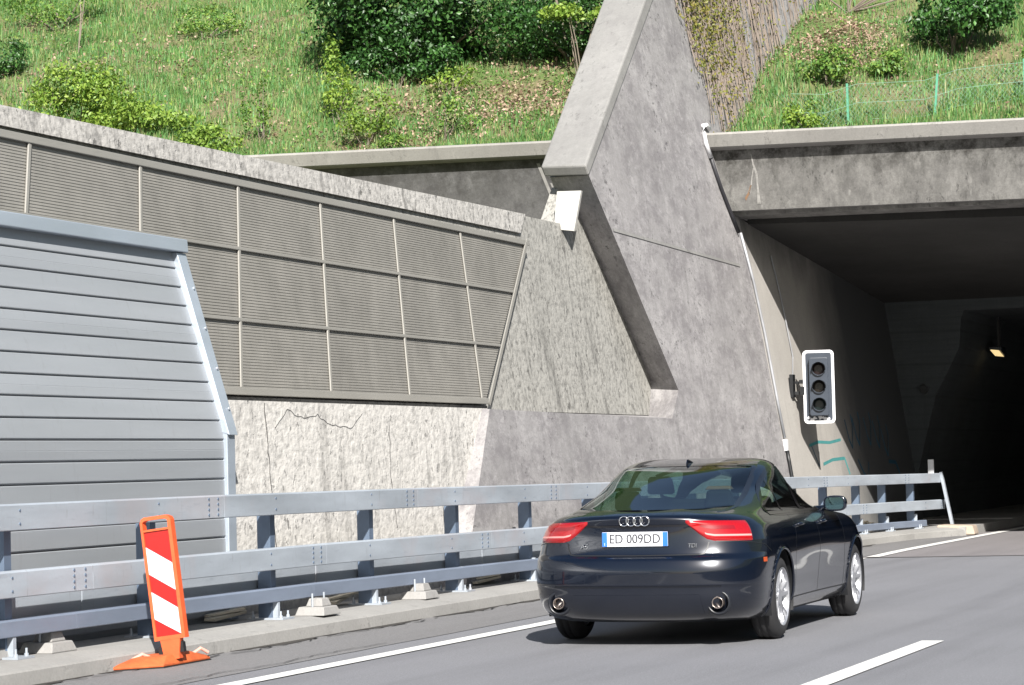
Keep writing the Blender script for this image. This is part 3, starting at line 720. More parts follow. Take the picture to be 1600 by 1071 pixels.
for k, (zz, lc) in enumerate(((.285, (.012, .005, .005, 1)), (0, (.012, .009, .006, 1)), (-.285, (.004, .011, .011, 1)))):
    ln = MB().lathe([(0, 0), (-.004, .05), (0, .095), (.01, .105)], (TC[0], TC[1]-.121, TC[2]+zz), 'y', 28).build('lens', plain('lens', lc, .3), tl, smooth=True)
    v = MB(); nseg = 26; vs = []
    for i in range(nseg+1):
        a = math.radians(-25+230*i/nseg); dpt = .19 if True else 0
        dp = .20*max(.25, min(1, .45+.75*math.sin(a)))
        for rr, yy in ((.112, -.121), (.112, -.121-dp), (.104, -.121-dp), (.104, -.121)):
            vs.append((TC[0]+rr*math.cos(a), TC[1]+yy, TC[2]+zz+rr*math.sin(a)))
    v.add(vs, [(i*4+j, i*4+(j+1) % 4, (i+1)*4+(j+1) % 4, (i+1)*4+j) for i in range(nseg) for j in range(4)]+[(0, 1, 2, 3), (nseg*4+3, nseg*4+2, nseg*4+1, nseg*4)])
    v.build('visor', M['greyhouse'], tl, smooth=False)
    iv = MB(); iv.lathe([(-.16, .1025), (-.03, .1025)], (TC[0], TC[1]-.1, TC[2]+zz), 'y', 28); vs = iv.v; iv.v = [(p[0], p[1] if (p[2]-TC[2]-zz) > -.02 else max(p[1], TC[1]-.17), p[2]) for p in vs]; iv.build('visor_lining', M['black'], ln)
# torn white sticker remains at the foot of the board
rn = random.Random(12)
m = MB()
for k in range(12):
    cx = -.17+.34*k/11+rn.uniform(-.02, .02); cz = -.515+rn.uniform(-.02, .035); s_ = rn.uniform(.015, .035)
    if abs(cx) < .15 and cz > -.48: cz = -.5
    pts = [(cx+s_*math.cos(a)*rn.uniform(.6, 1.4), cz+s_*math.sin(a)*rn.uniform(.5, 1.2)) for a in np.linspace(0, 2*PI, 8)[:-1]]
    m.add([P3(p, -.006-.0004*k) for p in pts], [tuple(range(7))])
m.build('sticker', M['white'], tl)
# clamps to wall
m = MB(); m.bar((-9.72, 40.05, 2.62), (wx(2.62)+.0, 40.05, 2.62), .04, .04); m.bar((-9.9, 40.05, 2.45), (wx(2.45), 40.02, 2.45), .03, .05); m.box(wx(2.5)-.0, wx(2.5)+.06, 39.9, 40.05, 2.38, 2.75)
m.box(-10.0, -9.93, 39.93, 40.08, 2.42, 2.55); m.box(-10.02, -9.97, 39.96, 40.06, 2.6, 2.66)
br_ = m.build('bracket', M['black'], tl); tl.rotation_euler.z = math.radians(13.6); br_.rotation_euler.z = -math.radians(13.6)
cb = MB(); cb.tube([(wx(z)+.02, y, z) for y, z in [(40.15, 4.7), (40.3, 4.2), (40.38, 3.66), (40.43, 3.05), (40.2, 2.75)]], .012, 6)
tag(cb.build('cable', M['pipe'], origin=(-10.3, 40.3, 2.7)), 'thin grey cable running down the shaded wall to the traffic light', 'cable')

# pipe + conduit at the fin edge
PP = [(37.3, 6.40), (37.5, 6.06), (38.0, 5.26), (38.3, 4.98)]
pi_ = empty('drain_pipe', (wx(5)+.04, 38, 5), 'dark drain pipe with a white bend at the left end of the header', 'pipe')
MB().tube([(wx(z)+.03, y-.03, z) for y, z in [(37.45, 6.05), (37.75, 5.6), (38.1, 5.2), (38.35, 4.95)]], .03, 10).build('pipe', M['pipe_dark'], pi_, smooth=True)
MB().tube([(wx(z)+.035, y-.03, z) for y, z in [(37.65, 6.5), (37.5, 6.55), (37.33, 6.52), (37.27, 6.4), (37.3, 6.25), (37.44, 6.04)]], .034, 10).build('bend', M['white'], pi_, smooth=True)
cd = MB(); cd.tube([(wx(z)+.025, y, z) for y, z in [(38.45, 4.95), (38.72, 4.2), (38.86, 3.39), (38.9, 2.4), (38.95, 1.72)]], .024, 8)
cdo = empty('conduit', (wx(1.2)+.03, 38.95, 1.2), 'grey cable conduit with a small box running down the wing wall edge', 'conduit')
cd.build('conduit_tube', M['pipe'], cdo, smooth=True)
MB().box(wx(1.6)-.02, wx(1.6)+.05, 38.9, 39.0, 1.52, 1.70).build('junction_box', M['white'], cdo, bevel=.005)
MB().tube([(wx(z)+.03, 38.95, z) for z in (1.52, 1.35, 1.1, .8)], .03, 8).build('sleeve', M['black'], cdo, smooth=True)

# tunnel lamp
la = empty('tunnel_lamp', (-8.75, 51.5, 3.5), 'small yellow rectangular lamp glowing inside the dark tunnel', 'lamp')
MB().hexa([(-8.90, 51.2, 3.49), (-8.66, 51.2, 3.46), (-8.66, 51.75, 3.36), (-8.90, 51.75, 3.39)], [(-8.90, 51.2, 3.53), (-8.66, 51.2, 3.53), (-8.66, 51.75, 3.53), (-8.90, 51.75, 3.53)]).build('casing', M['greyhouse'], la)
MB().hexa([(-8.88, 51.19, 3.475), (-8.70, 51.19, 3.452), (-8.70, 51.76, 3.352), (-8.88, 51.76, 3.375)], [(-8.87, 51.2, 3.485), (-8.71, 51.2, 3.465), (-8.71, 51.75, 3.364), (-8.87, 51.75, 3.385)]).build('diffuser', M['glow'], la)
m = MB(); m.bar((-8.74, 51.4, 3.5), (-8.74, 51.4, 4.17), .03, .03, up=(0, 1, 0)); m.bar((-8.74, 51.6, 3.5), (-8.74, 51.6, 4.17), .03, .03, up=(0, 1, 0)); m.build('hanger', M['black'], la)
# ------------------------------------------------------------------ hillside
def bumps(x, y):
    return .09*np.sin(x*.9+1.3*np.sin(y*.7))+.07*np.sin(y*1.7+x*.6)+.04*np.sin(x*2.9+y*2.1)+.03*np.sin(x*5.3-y*3.7)
def HY(x, y): return y-38.45-SK*(x+10.7)
def H(x, y):
    d = HY(x, y); return 6.40+.42*np.maximum(d, 0)+bumps(x, y)*np.clip(d*1.2, 0, 1)+np.maximum(d-14, 0)*.25
def patchn(x, y):       # 0..1 patchiness, low frequency
    v = np.sin(x*1.1+2*np.sin(y*.8))+np.sin(y*1.9+1.7*np.sin(x*.7+1))+.7*np.sin(x*2.7+y*1.3)+.5*np.sin(x*4.9-y*3.3+1)
    return (v+3.2)/6.4
xs = np.arange(-64, 12.01, .3); ds = np.concatenate([np.arange(0, 16, .25), np.arange(16, 60, 2.0)])
X, D = np.meshgrid(xs, ds); Y = 38.45+SK*(X+10.7)+D; Z = H(X, Y)
nx, ny = len(xs), len(ds)
I = np.arange(nx*ny).reshape(ny, nx); F_ = np.stack([I[:-1, :-1], I[:-1, 1:], I[1:, 1:], I[1:, :-1]], -1).reshape(-1, 4)
def hillmat():
    n = NT('hill_soil'); p = n.pos(); a = n.noise(p, .9, 5, .65); b = n.noise(p, 9, 5, .7); c_ = n.noise(p, 30, 3, .7)
    c = n.mix(n.mr(a, .42, .58), (.09, .15, .035, 1), (.16, .15, .07, 1))
    c = n.mix(n.math('MULTIPLY', n.mr(b, .5, .68), .8), c, (.20, .145, .09, 1))
    c = n.mix(n.math('MULTIPLY', n.mr(c_, .5, .7), .5), c, (.03, .035, .012, 1))
    sy = n.n('ShaderNodeSeparateXYZ'); n.l(p, sy.inputs[0]); wd = n.mr(n.math('ADD', sy.outputs[1], n.math('MULTIPLY', b, 3)), 53, 57)
    c = n.mix(wd, c, n.mix(n.mr(b, .4, .6), (.012, .028, .008, 1), (.03, .06, .014, 1)))
    n.bump(b, .8, .08); return n.fin(c, .95)
struct(npmesh('hillside', np.stack([X, Y, Z], -1).reshape(-1, 3), F_, hillmat(), smooth=True))
t_ = MB().add([(-64, -40, 9), (-64, 37.5, 9), (-20, 37.2, 3.6), (-20, -40, 3.6), (-11.2, 38.4, 3.5), (-11.2, -40, 3.5)], [(0, 1, 2, 3), (3, 2, 4, 5)])
struct(t_.build('terrace', bpy.data.materials['hill_soil']))
b_ = MB().add([(6, -80, 2.95), (6, 41, 2.95), (40, 41, 18), (40, -80, 18)], [(0, 1, 2, 3)])
struct(b_.build('embankment', bpy.data.materials['hill_soil']))

G1, G2, G3 = (.045, .11, .022, 1), (.10, .20, .045, 1), (.17, .26, .055, 1)
M['grass'] = leafmat('grass_blades', [(.06, .15, .03, 1), (.09, .23, .05, 1), (.15, .32, .08, 1), (.13, .30, .12, 1), (.27, .36, .10, 1), (.38, .34, .18, 1)], .6, .3)
M['leaf_dark'] = leafmat('laurel_leaves', [(.012, .04, .008, 1), (.022, .075, .014, 1), (.04, .12, .022, 1), (.08, .20, .04, 1)], .45, .12)
M['leaf_yellow'] = leafmat('yellow_green_leaves', [(.09, .18, .025, 1), (.19, .32, .045, 1), (.33, .44, .08, 1), (.24, .38, .05, 1)], .5, .35)
M['leaf_mid'] = leafmat('mid_green_leaves', [(.06, .14, .025, 1), (.11, .24, .04, 1), (.20, .34, .06, 1), (.30, .38, .08, 1)], .5, .3)
M['leaf_vine'] = leafmat('vine_leaves', [(.10, .13, .02, 1), (.19, .20, .035, 1), (.27, .25, .05, 1), (.20, .14, .06, 1)], .5, .35)
M['litter'] = leafmat('dead_leaves', [(.20, .13, .09, 1), (.36, .25, .18, 1), (.48, .37, .28, 1), (.27, .17, .12, 1)], .8, .1)

def unit(a): return a/np.maximum(np.linalg.norm(a, axis=-1, keepdims=True), 1e-6)
def leaves(C, size, out=None, up=.3, narrow=.55, rng=RNG):
    """diamond leaves folded along the midrib; C centres (n,3)"""
    n = len(C); nrm = rng.normal(size=(n, 3)); 
    if out is not None: nrm = nrm*.8+out*.9
    nrm[:, 2] += up; nrm = unit(nrm)
    t = unit(np.cross(nrm, rng.normal(size=(n, 3)))); s = np.cross(nrm, t)
    L = (size*rng.uniform(.6, 1.25, n))[:, None]
    a = C-t*L*.5; b = C+s*L*narrow*.5+nrm*L*.10; c = C+t*L*.5; d = C-s*L*narrow*.5+nrm*L*.10
    V = np.stack([a, b, c, d], 1).reshape(-1, 3); k = np.arange(n)*4
    F = np.stack([np.stack([k, k+1, k+2], -1), np.stack([k, k+2, k+3], -1)], 1).reshape(-1, 3)
    return V, F

# grass blades
def grass(n, x0, x1, d0, d1, hmin, hmax, keep):
    x = RNG.uniform(x0, x1, n); d = RNG.uniform(d0, d1, n); y = 38.45+SK*(x+10.7)+d
    k = keep(x, y, RNG.uniform(0, 1, n)); x, y = x[k], y[k]; n = len(x)
    # gather into tufts
    x += RNG.normal(0, .03, n); z = H(x, y)
    h = RNG.uniform(hmin, hmax, n)*(.55+.9*patchn(x*1.9+5, y*1.7)); a = RNG.uniform(0, 2*PI, n); ln = RNG.uniform(.1, .6, n)
    wv = RNG.uniform(.005, .011, n)
    b = np.stack([x, y, z-.02], -1); sd = np.stack([np.cos(a), np.sin(a), 0*a], -1)*wv[:, None]
    ld = np.stack([np.cos(a+1.3), np.sin(a+1.3), 0*a], -1)*(ln*h)[:, None]
    mid = b+ld*.35+np.stack([0*h, 0*h, h*.6], -1); tip = b+ld+np.stack([0*h, 0*h, h], -1)
    V = np.stack([b-sd, b+sd, mid+sd*.8, mid-sd*.8, tip], 1).reshape(-1, 3); k = np.arange(n)*5
    F = np.concatenate([np.stack([k, k+1, k+2], -1), np.stack([k, k+2, k+3], -1), np.stack([k+3, k+2, k+4], -1)])
    return V, F
def keepf(x, y, r):
    p = patchn(x, y); dens = np.clip((p-.30)*3.2, .28, 1)
    br = ((x > -17.6) & (x < -11.6) & (y > 39.6)) | ((x > -11) & (x < -9.2) & (y > 42.3)); dens = np.where(br, dens*.28, dens)
    return r < dens
V1, F1 = grass(300000, -34, 1, .02, 13, .08, .22, keepf)
V2, F2 = grass(26000, -34, 1, .0, .45, .08, .17, lambda x, y, r: r < 1)
tag(npmesh('grass', np.concatenate([V1, V2]), np.concatenate([F1, F2+len(V1)]), M['grass']), 'long green grass growing over the slope above the walls', 'grass', kind='stuff')
# ground cover weeds and dead leaves
n = 5200; x = RNG.uniform(-34, 0, n); d = RNG.uniform(.1, 13, n); y = 38.45+SK*(x+10.7)+d; k = patchn(x*1.3+9, y*1.2) > .52; x, y = x[k], y[k]
cl = np.repeat(np.stack([x, y, H(x, y)], -1), 7, 0); cl += RNG.normal(0, .07, cl.shape); cl[:, 2] = H(cl[:, 0], cl[:, 1])+np.abs(RNG.normal(.10, .07, len(cl)))
V, F_ = leaves(cl, .055, up=1.0); tag(npmesh('ground_cover', V, F_, M['leaf_mid']), 'low leafy weeds mixed into the grass on the slope', 'weeds', kind='stuff')
def litter_pts(n, cx, cd, sx, sd_):
    x = RNG.normal(cx, sx, n); y = RNG.normal(cd, sd_, n); k = (HY(x, y) > .1) & (x < 1); return x[k], y[k]
L_ = [litter_pts(2600, -10.1, 43.8, .7, 1.0), litter_pts(3600, -14.6, 41.0, 1.3, 1.3), litter_pts(1800, -16.3, 39.4, 1.2, .9), litter_pts(1800, -24, 43, 3, 2), litter_pts(900, -7, 42.5, 2, 1.2), litter_pts(900, -21, 44, 2, 2)]
x = np.concatenate([a for a, _ in L_]); y = np.concatenate([b for _, b in L_]); C_ = np.stack([x, y, H(x, y)+.03+np.abs(RNG.normal(0, .04, len(x)))], -1)
V, F_ = leaves(C_, .075, up=1.6); tag(npmesh('leaf_litter', V, F_, M['litter']), 'brown dead leaves lying on the slope', 'leaf litter', kind='stuff')

def bush(name, label, cat, base, rad, lift, n, size, mat, clumps=26, spread=.30, group=None, stems=5, seed=1, shape=1.0):
    rng = np.random.default_rng(seed); bx_, by_ = base; bz = float(H(np.array(bx_), np.array(by_)))
    root = empty(name, (bx_, by_, bz), label, cat, group)
    c0 = np.array([bx_, by_, bz+lift]); R = np.array(rad)
    u = unit(rng.normal(size=(clumps, 3))); u[:, 2] = np.where(u[:, 2] < -.5, u[:, 2]*.6, u[:, 2]); cc = u*rng.uniform(.45, .95, (clumps, 1))
    wgt = rng.uniform(.5, 1.5, clumps); idx = rng.choice(clumps, n, p=wgt/wgt.sum())
    p = cc[idx]+unit(rng.normal(size=(n, 3)))*(rng.uniform(0, 1, (n, 1))**.45)*spread*rng.uniform(.7, 1.3, (n, 1))
    out = unit(p); C = c0+p*R
    g_ = H(C[:, 0], C[:, 1]); C[:, 2] = np.maximum(C[:, 2], g_+.03)
    V, F = leaves(C, size, out=out, rng=rng); npmesh('foliage', V, F, M[mat], root)
    for s_ in range(stems):
        q = c0+cc[s_ % clumps]*R*.9; b = np.array([bx_+rng.normal(0, .06), by_+rng.normal(0, .06), bz-.05]); m_ = (b+q)/2+rng.normal(0, .05, 3)
        MB().tube([b, m_, q], [.022*max(.5, rad[0]), .015*max(.5, rad[0]), .005], 5).build('stem', M['bark'], root)
    return root
bush('laurel_shrub', 'large dark glossy laurel shrub overhanging the grass slope left of the wing wall', 'shrub', (-17.8, 42.5), (2.15, 1.6, 2.1), 1.15, 19000, .115, 'leaf_dark', 46, .27, 'bushes on the slope', seed=3)
bush('broadleaf_shrub', 'dark green shrub with drooping twigs between the laurel and the wing wall', 'shrub', (-14.8, 43.2), (2.0, 1.3, 1.75), 1.15, 13000, .085, 'leaf_dark', 40, .26, 'bushes on the slope', seed=4, stems=8)
bush('broadleaf_shrub', 'yellow-green twig growth hanging at the right edge of the dark shrubs by the wing wall', 'shrub', (-14.3, 42.0), (.8, .4, .26), 1.25, 1000, .085, 'leaf_yellow', 16, .3, 'bushes on the slope', seed=5)
bush('young_maple', 'bright yellow-green bush, biggest of the low bushes just above the roughcast wall', 'bush', (-22.4, 38.6), (.85, .7, .72), .55, 3400, .085, 'leaf_yellow', 24, .34, 'bushes on the slope', seed=6)
bush('young_maple', 'yellow-green bush sloping down to the wall top, right of the biggest yellow bush', 'bush', (-20.9, 38.3), (1.15, .6, .5), .32, 3600, .085, 'leaf_yellow', 26, .34, 'bushes on the slope', seed=7)
bush('young_maple', 'low yellow-green growth where the roughcast wall top meets the parapet', 'bush', (-19.4, 37.6), (.7, .4, .36), .15, 1600, .08, 'leaf_yellow', 18, .36, 'bushes on the slope', seed=8)
bush('leafy_sapling', 'leafy yellow-green sapling at the lower left foot of the large laurel', 'sapling', (-17.9, 39.6), (.42, .4, .75), .65, 900, .08, 'leaf_yellow', 16, .42, 'bushes on the slope', seed=9)
bush('leafy_sapling', 'loose yellow-green sapling above the parapet, below the laurel', 'sapling', (-16.9, 38.6), (.6, .4, .55), .5, 900, .075, 'leaf_yellow', 18, .42, 'bushes on the slope', seed=10)
bush('leafy_sapling', 'thin dark-stemmed sapling standing above the middle of the parapet', 'sapling', (-18.8, 38.3), (.3, .3, .65), .6, 420, .07, 'leaf_mid', 14, .42, 'bushes on the slope', seed=11)
bush('leafy_sapling', 'small yellowish sapling in front of the dark shade under the shrubs', 'sapling', (-16.4, 41.2), (.5, .3, .3), .3, 420, .075, 'leaf_yellow', 12, .4, 'bushes on the slope', seed=12)
bush('leafy_sapling', 'sparse green sapling in the brown leaf litter above the parapet', 'sapling', (-15.5, 38.6), (.45, .3, .42), .45, 420, .07, 'leaf_mid', 12, .42, 'bushes on the slope', seed=13)
bush('grass_tuft', 'round bright green tuft on the edge of the parapet', 'tuft', (-16.1, 37.75), (.34, .25, .2), .12, 1100, .05, 'leaf_mid', 12, .4, 'bushes on the slope', seed=14)
bush('dark_shrub', 'dark low shrub at the left edge of the slope', 'shrub', (-26.2, 42.1), (.7, .5, .5), .35, 1300, .08, 'leaf_dark', 16, .35, 'bushes on the slope', seed=15)
bush('broadleaf_shrub', 'dense dark round bush on the slope above the tunnel mouth', 'shrub', (-8.0, 43.6), (1.0, .85, .95), .85, 5200, .10, 'leaf_dark', 34, .27, 'bushes on the slope', seed=16)
bush('leafy_sapling', 'bright yellow-green little bush beside the vines above the header beam', 'bush', (-9.75, 39.6), (.42, .3, .3), .22, 900, .07, 'leaf_yellow', 14, .4, 'bushes on the slope', seed=17)
bush('leafy_sapling', 'green leafy bush on the slope at the right edge of the hanging vines', 'bush', (-9.7, 41.2), (.5, .4, .4), .3, 1100, .08, 'leaf_mid', 16, .4, 'bushes on the slope', seed=18)
bush('leafy_sapling', 'low green bush above the first green fence post', 'bush', (-8.9, 42.2), (.5, .4, .28), .2, 900, .075, 'leaf_mid', 16, .4, 'bushes on the slope', seed=19)
bush('leafy_sapling', 'olive green bush at the right edge above the wire fence', 'bush', (-6.1, 41.4), (.45, .4, .5), .45, 1000, .07, 'leaf_mid', 16, .42, 'bushes on the slope', seed=20)
bush('broadleaf_shrub', 'shaded shrub on the hill top beside the wing wall, right of the vines', 'shrub', (-9.9, 48.2), (1.0, .9, .7), 1.0, 2400, .085, 'leaf_dark', 24, .3, 'bushes on the slope', seed=21)
bush('broadleaf_shrub', 'green shrub patch at the top left corner of the slope', 'shrub', (-27.0, 45.8), (1.3, .8, .6), .5, 1800, .075, 'leaf_mid', 22, .34, 'bushes on the slope', seed=22)
bush('broadleaf_shrub', 'low green shrub near the top edge, halfway between the sapling and the laurel', 'shrub', (-23.3, 45.3), (.9, .6, .4), .3, 1200, .07, 'leaf_mid', 20, .36, 'bushes on the slope', seed=23)
bush('broadleaf_shrub', 'dark leaves added as shade at the foot of the shrubs beside the wing wall', 'shrub', (-14.9, 43.3), (1.6, .6, .38), .25, 2600, .08, 'leaf_dark', 24, .3, 'bushes on the slope', seed=31)  # dark foliage added to fill the shade below the canopy
bush('broadleaf_shrub', 'dark leaves added as shade under the large laurel', 'shrub', (-17.6, 41.6), (1.3, .6, .45), .35, 2600, .09, 'leaf_dark', 24, .3, 'bushes on the slope', seed=32)  # also added for the shade, beneath the laurel
# bare sapling
b0 = (-25.1, 43.3); z0 = float(H(np.array(b0[0]), np.array(b0[1]))); sp = empty('bare_sapling', (b0[0], b0[1], z0), 'thin pale nearly bare sapling at the top left of the slope', 'sapling')
MB().tube([(b0[0], b0[1], z0-.1), (b0[0]+.08, b0[1], z0+.8), (b0[0]+.02, b0[1], z0+2.2)], [.016, .013, .008], 6).build('trunk', plain('pale_bark', (.24, .20, .16, 1), .9), sp)
MB().tube([(b0[0]+.05, b0[1], z0+.3), (b0[0]+.18, b0[1], z0+1.2), (b0[0]+.2, b0[1], z0+2.2)], [.011, .009, .006], 6).build('trunk', bpy.data.materials['pale_bark'], sp)
C_ = np.array([b0[0], b0[1], z0+1.3])+RNG.normal(0, 1, (500, 3))*np.array([.5, .3, .5]); V, F_ = leaves(C_, .06); npmesh('foliage', V, F_, M['leaf_mid'], sp)
# dead twigs beside the wing wall cap
for k, (x, y, l) in enumerate([(-13.9, 45.6, 1.6), (-10.6, 46.9, 1.8)]):
    z = float(H(np.array(x), np.array(y))); m = MB(); rn = random.Random(k)
    for i in range(9):
        a = rn.uniform(.2, 2.9); m.tube([(x, y, z), (x+l*.5*math.cos(a), y+rn.uniform(-.3, .3), z+l*.35*math.sin(a)), (x+l*math.cos(a)*rn.uniform(.6, 1), y+rn.uniform(-.5, .3), z+l*.6*math.sin(a))], [.02, .014, .005], 5)
    tag(m.build('dead_branches', M['stem'], origin=(x, y, z)), ['bare grey branches sticking out beside the concrete cap', 'bare brown branches on the bank right of the hanging vines'][k], 'branches')

# hanging vines on the wing wall
vn = empty('hanging_vine', (wx(9), 40, 9), 'brown stemmed vine with yellow leaves hanging down the upper wing wall', 'vine')
rn = random.Random(9); m = MB(); LV = []
def hill_z(y): return float(H(np.array(-10.7), np.array(y)))
for i in range(230):
    y = 36.9+abs(rn.gauss(0, 1))*3.6 if i % 3 else rn.uniform(37, 47.5)
    if y > 48: continue
    zt = min(10.9+(y-38)*.2, 10.2+.47*(y-38.6)+.2); 
    zb = max(hill_z(y) if y > 38.6 else 6.5+abs(rn.gauss(0, .9)), 0)
    if rn.random() < .35: zb += rn.uniform(.1, 1.6)
    if y < 38.0: zb = max(zb, 6.45+(38.0-y)*2.2)
    if zb > zt-.5: continue
    pts = []; yy = y-.1; zz = zt; n = 7
    for k in range(n+1):
        t = k/n; zz = zt+(zb-zt)*t; yy += rn.gauss(.015, .06); pts.append((wx(zz)+.015+abs(rn.gauss(0, .03)), yy, zz))
    m.tube(pts, [.009*rn.uniform(.5, 1.3)]*(n+1), 3, cap=False)
    for p in pts:
        wl = .9*math.exp(-((p[1]-38.5)/1.7)**2)*(.35+max(0, p[2]-7)*.5)+.14
        for _ in range(int(wl*6+rn.random())): LV.append((p[0]+.03+abs(rn.gauss(0, .04)), p[1]+rn.gauss(0, .09), p[2]+rn.gauss(0, .16)))
m.build('vine_stems', M['stem'], vn)
V, F_ = leaves(np.array(LV), .065, out=np.array([[1, -.3, .2]]), up=.2); npmesh('vine_leaves', V, F_, M['leaf_vine'], vn)

# wire fence above the header
fe = empty('wire_fence', (-8, 39.6, 6.8), 'low green wire mesh fence with green posts above the header beam', 'fence')
def fy(x): return 38.45+SK*(x+10.7)+.95
fz = lambda x: float(H(np.array(x), np.array(fy(x))))
for k, (x, dx, c) in enumerate([(-9.02, 0, 'green'), (-7.68, .07, 'green'), (-6.28, 0, 'green'), (-4.8, 0, 'green'), (-3.3, 0, 'green')]):
    z = fz(x); MB().bar((x, fy(x), z-.1), (x+dx, fy(x), z+.66), .034, .034, up=(0, 1, 0)).build('post', M[c], fe)
z = fz(-7.6); MB().bar((-7.62, fy(-7.6), z+.3), (-7.60, fy(-7.6), z+.70), .02, .02, up=(0, 1, 0)).build('post', M['rusty'], fe)
m = MB(); x = -9.7
while x < -2.5:
    for s_ in (-1, 1):
        x2 = x+s_*.5; 
        m.bar((x, fy(x)-.02, fz(x)+.03), (x2, fy(x2)-.02, fz(x2)+.58), .0024, .0024, up=(0, 1, 0))
    x += .075
for h_ in (.03, .3, .6):
    for i in range(14): xa = -9.9+i*.52; m.bar((xa, fy(xa)-.02, fz(xa)+h_), (xa+.52, fy(xa+.52)-.02, fz(xa+.52)+h_), .006, .006)
m.build('mesh', M['wire'], fe)

# ------------------------------------------------------------------ car (local frame: x right, y forward from the rear bumper, z up)
KEY = np.array([
    # z,   yr,   w,    yf,   cr,  n
    [.185, .20, .800, 4.50, .60, 2.6],
    [.22, .115, .850, 4.58, .60, 2.7],
    [.29, .055, .893, 4.66, .60, 2.9],
    [.38, .020, .912, 4.70, .60, 3.0],
    [.455, .008, .920, 4.71, .60, 3.0],
    [.475, .000, .922, 4.71, .60, 3.0],
    [.56, .000, .926, 4.71, .62, 3.0],
    [.655, .022, .927, 4.70, .64, 3.0],
    [.675, .040, .926, 4.69, .64, 3.0],
    [.70, .072, .924, 4.67, .64, 3.0],
    [.78, .088, .914, 4.58, .64, 2.9],
    [.86, .094, .896, 4.44, .66, 2.8],
    [.91, .090, .872, 4.22, .68, 2.7],
    [.945, .078, .842, 3.86, .70, 2.6],
    [.97, .070, .812, 3.62, .74, 2.5],
    [.99, .078, .786, 3.48, .80, 2.4],
    [1.005, .115, .770, 3.38, .86, 2.3],
    [1.03, .230, .755, 3.29, .95, 2.2],
    [1.08, .440, .735, 3.15, 1.0, 2.15],
    [1.15, .720, .705, 2.98, 1.05, 2.15],
    [1.22, 1.00, .685, 2.78, 1.0, 2.2],
    [1.28, 1.26, .655, 2.60, .90, 2.3],
    [1.325, 1.50, .620, 2.46, .75, 2.4],
    [1.355, 1.70, .575, 2.36, .60, 2.4],
    [1.375, 1.88, .500, 2.27, .45, 2.3],
    [1.387, 2.02, .360, 2.20, .25, 2.2],
    [1.391, 2.12, .100, 2.14, .08, 2.0]])
KEY[:, 0] = np.where(KEY[:, 0] > 1.0, 1.0+(KEY[:, 0]-1.0)*1.09, KEY[:, 0]); KEY[:, 2] *= .988
def pchip(xk, yk, x):
    h = np.diff(xk); dl = np.diff(yk)/h; n = len(xk); d = np.zeros(n)
    for i in range(1, n-1):
        if dl[i-1]*dl[i] > 0:
            w1 = 2*h[i]+h[i-1]; w2 = h[i]+2*h[i-1]; d[i] = (w1+w2)/(w1/dl[i-1]+w2/dl[i])
    d[0], d[-1] = dl[0], dl[-1]
    i = np.clip(np.searchsorted(xk, x, side='right')-1, 0, n-2); t = (x-xk[i])/h[i]
    return (yk[i]*(1+2*t)*(1-t)**2+h[i]*d[i]*t*(1-t)**2+yk[i+1]*t*t*(3-2*t)+h[i+1 if False else i]*d[i+1]*t*t*(t-1))
def par(z):
    z = np.asarray(z, float); return [pchip(KEY[:, 0], KEY[:, k], z) for k in range(1, 6)]
CF = .85
def side_x(y, z):
    """half width of the body at (y,z)"""
    yr, w, yf, cr, n = par(z); y = np.asarray(y, float)
    cf = np.minimum(CF, (yf-yr)*.45); cr = np.minimum(cr, (yf-yr)*.5)
    t = np.clip(1-(y-yr)/cr, 0, 1); s = np.clip(1-(yf-y)/cf, 0, 1)
    x = w*(1-t**n)**(1/n)*(1-s**2.4)**(1/2.4)
    # gentle waist: sills tuck in between wheels, arches flare
    fl = .012*np.exp(-((y-1.03)/.42)**2)+.012*np.exp(-((y-3.84)/.42)**2)
    tuck = .022*np.exp(-((y-2.45)/.75)**2)*np.exp(-((z-.38)/.16)**2)
    hollow = .010*np.exp(-((y-2.45)/1.0)**2)*np.exp(-((z-.55)/.10)**2)
    line = .004*np.exp(-((z-.80)/.03)**2)*((y > .5) & (y < 4.2))
    return x+np.where(z < .92, fl-tuck-hollow+line, 0)*(t < .9)
def outline(z, N=120):
    """points from rear centre round the right side to the front centre"""
    yr, w, yf, cr, n = [float(v) for v in par(z)]
    cr = min(cr, (yf-yr)*.5); cf = min(CF, (yf-yr)*.45)
    a = np.linspace(0, PI/2, 46); X1 = w*np.sin(a)**(2/n); Y1 = yr+cr*(1-np.cos(a)**(2/n))
    # refine so x spacing near 0 is fine
    a2 = np.linspace(0, 1, 30)[:-1]; xa = a2*X1[22]; ya = yr+cr*(1-(1-(xa/w)**n)**(1/n))
    X1 = np.concatenate([xa, X1[22:]]); Y1 = np.concatenate([ya, Y1[22:]])
    Y2 = np.linspace(yr+cr, yf-cf, 150)[1:-1]; X2 = side_x(Y2, np.full_like(Y2, z))
    b = np.linspace(PI/2, 0, 30); X3 = w*np.sin(b)**(2/2.4); Y3 = yf-cf*(1-np.cos(b)**(2/2.4))
    Xc = np.concatenate([X1, X2, X3]); Yc = np.concatenate([Y1, Y2, Y3])
    m = (Yc > yr+cr*.3) & (Yc < yf-cf*.3); Xc[m] = side_x(Yc[m], np.full(m.sum(), z))
    return Xc, Yc
def S_side(y, z, off=0.0):
    y = np.atleast_1d(np.asarray(y, float)); z = np.atleast_1d(np.asarray(z, float))
    e = 1e-3; x = side_x(y, z); dy = (side_x(y+e, z)-side_x(y-e, z))/(2*e); dzx = (side_x(y, z+e)-side_x(y, z-e))/(2*e)
    nrm = unit(np.stack([np.ones_like(x), -dy, -dzx], -1)); return np.stack([x, y, z], -1)+nrm*off
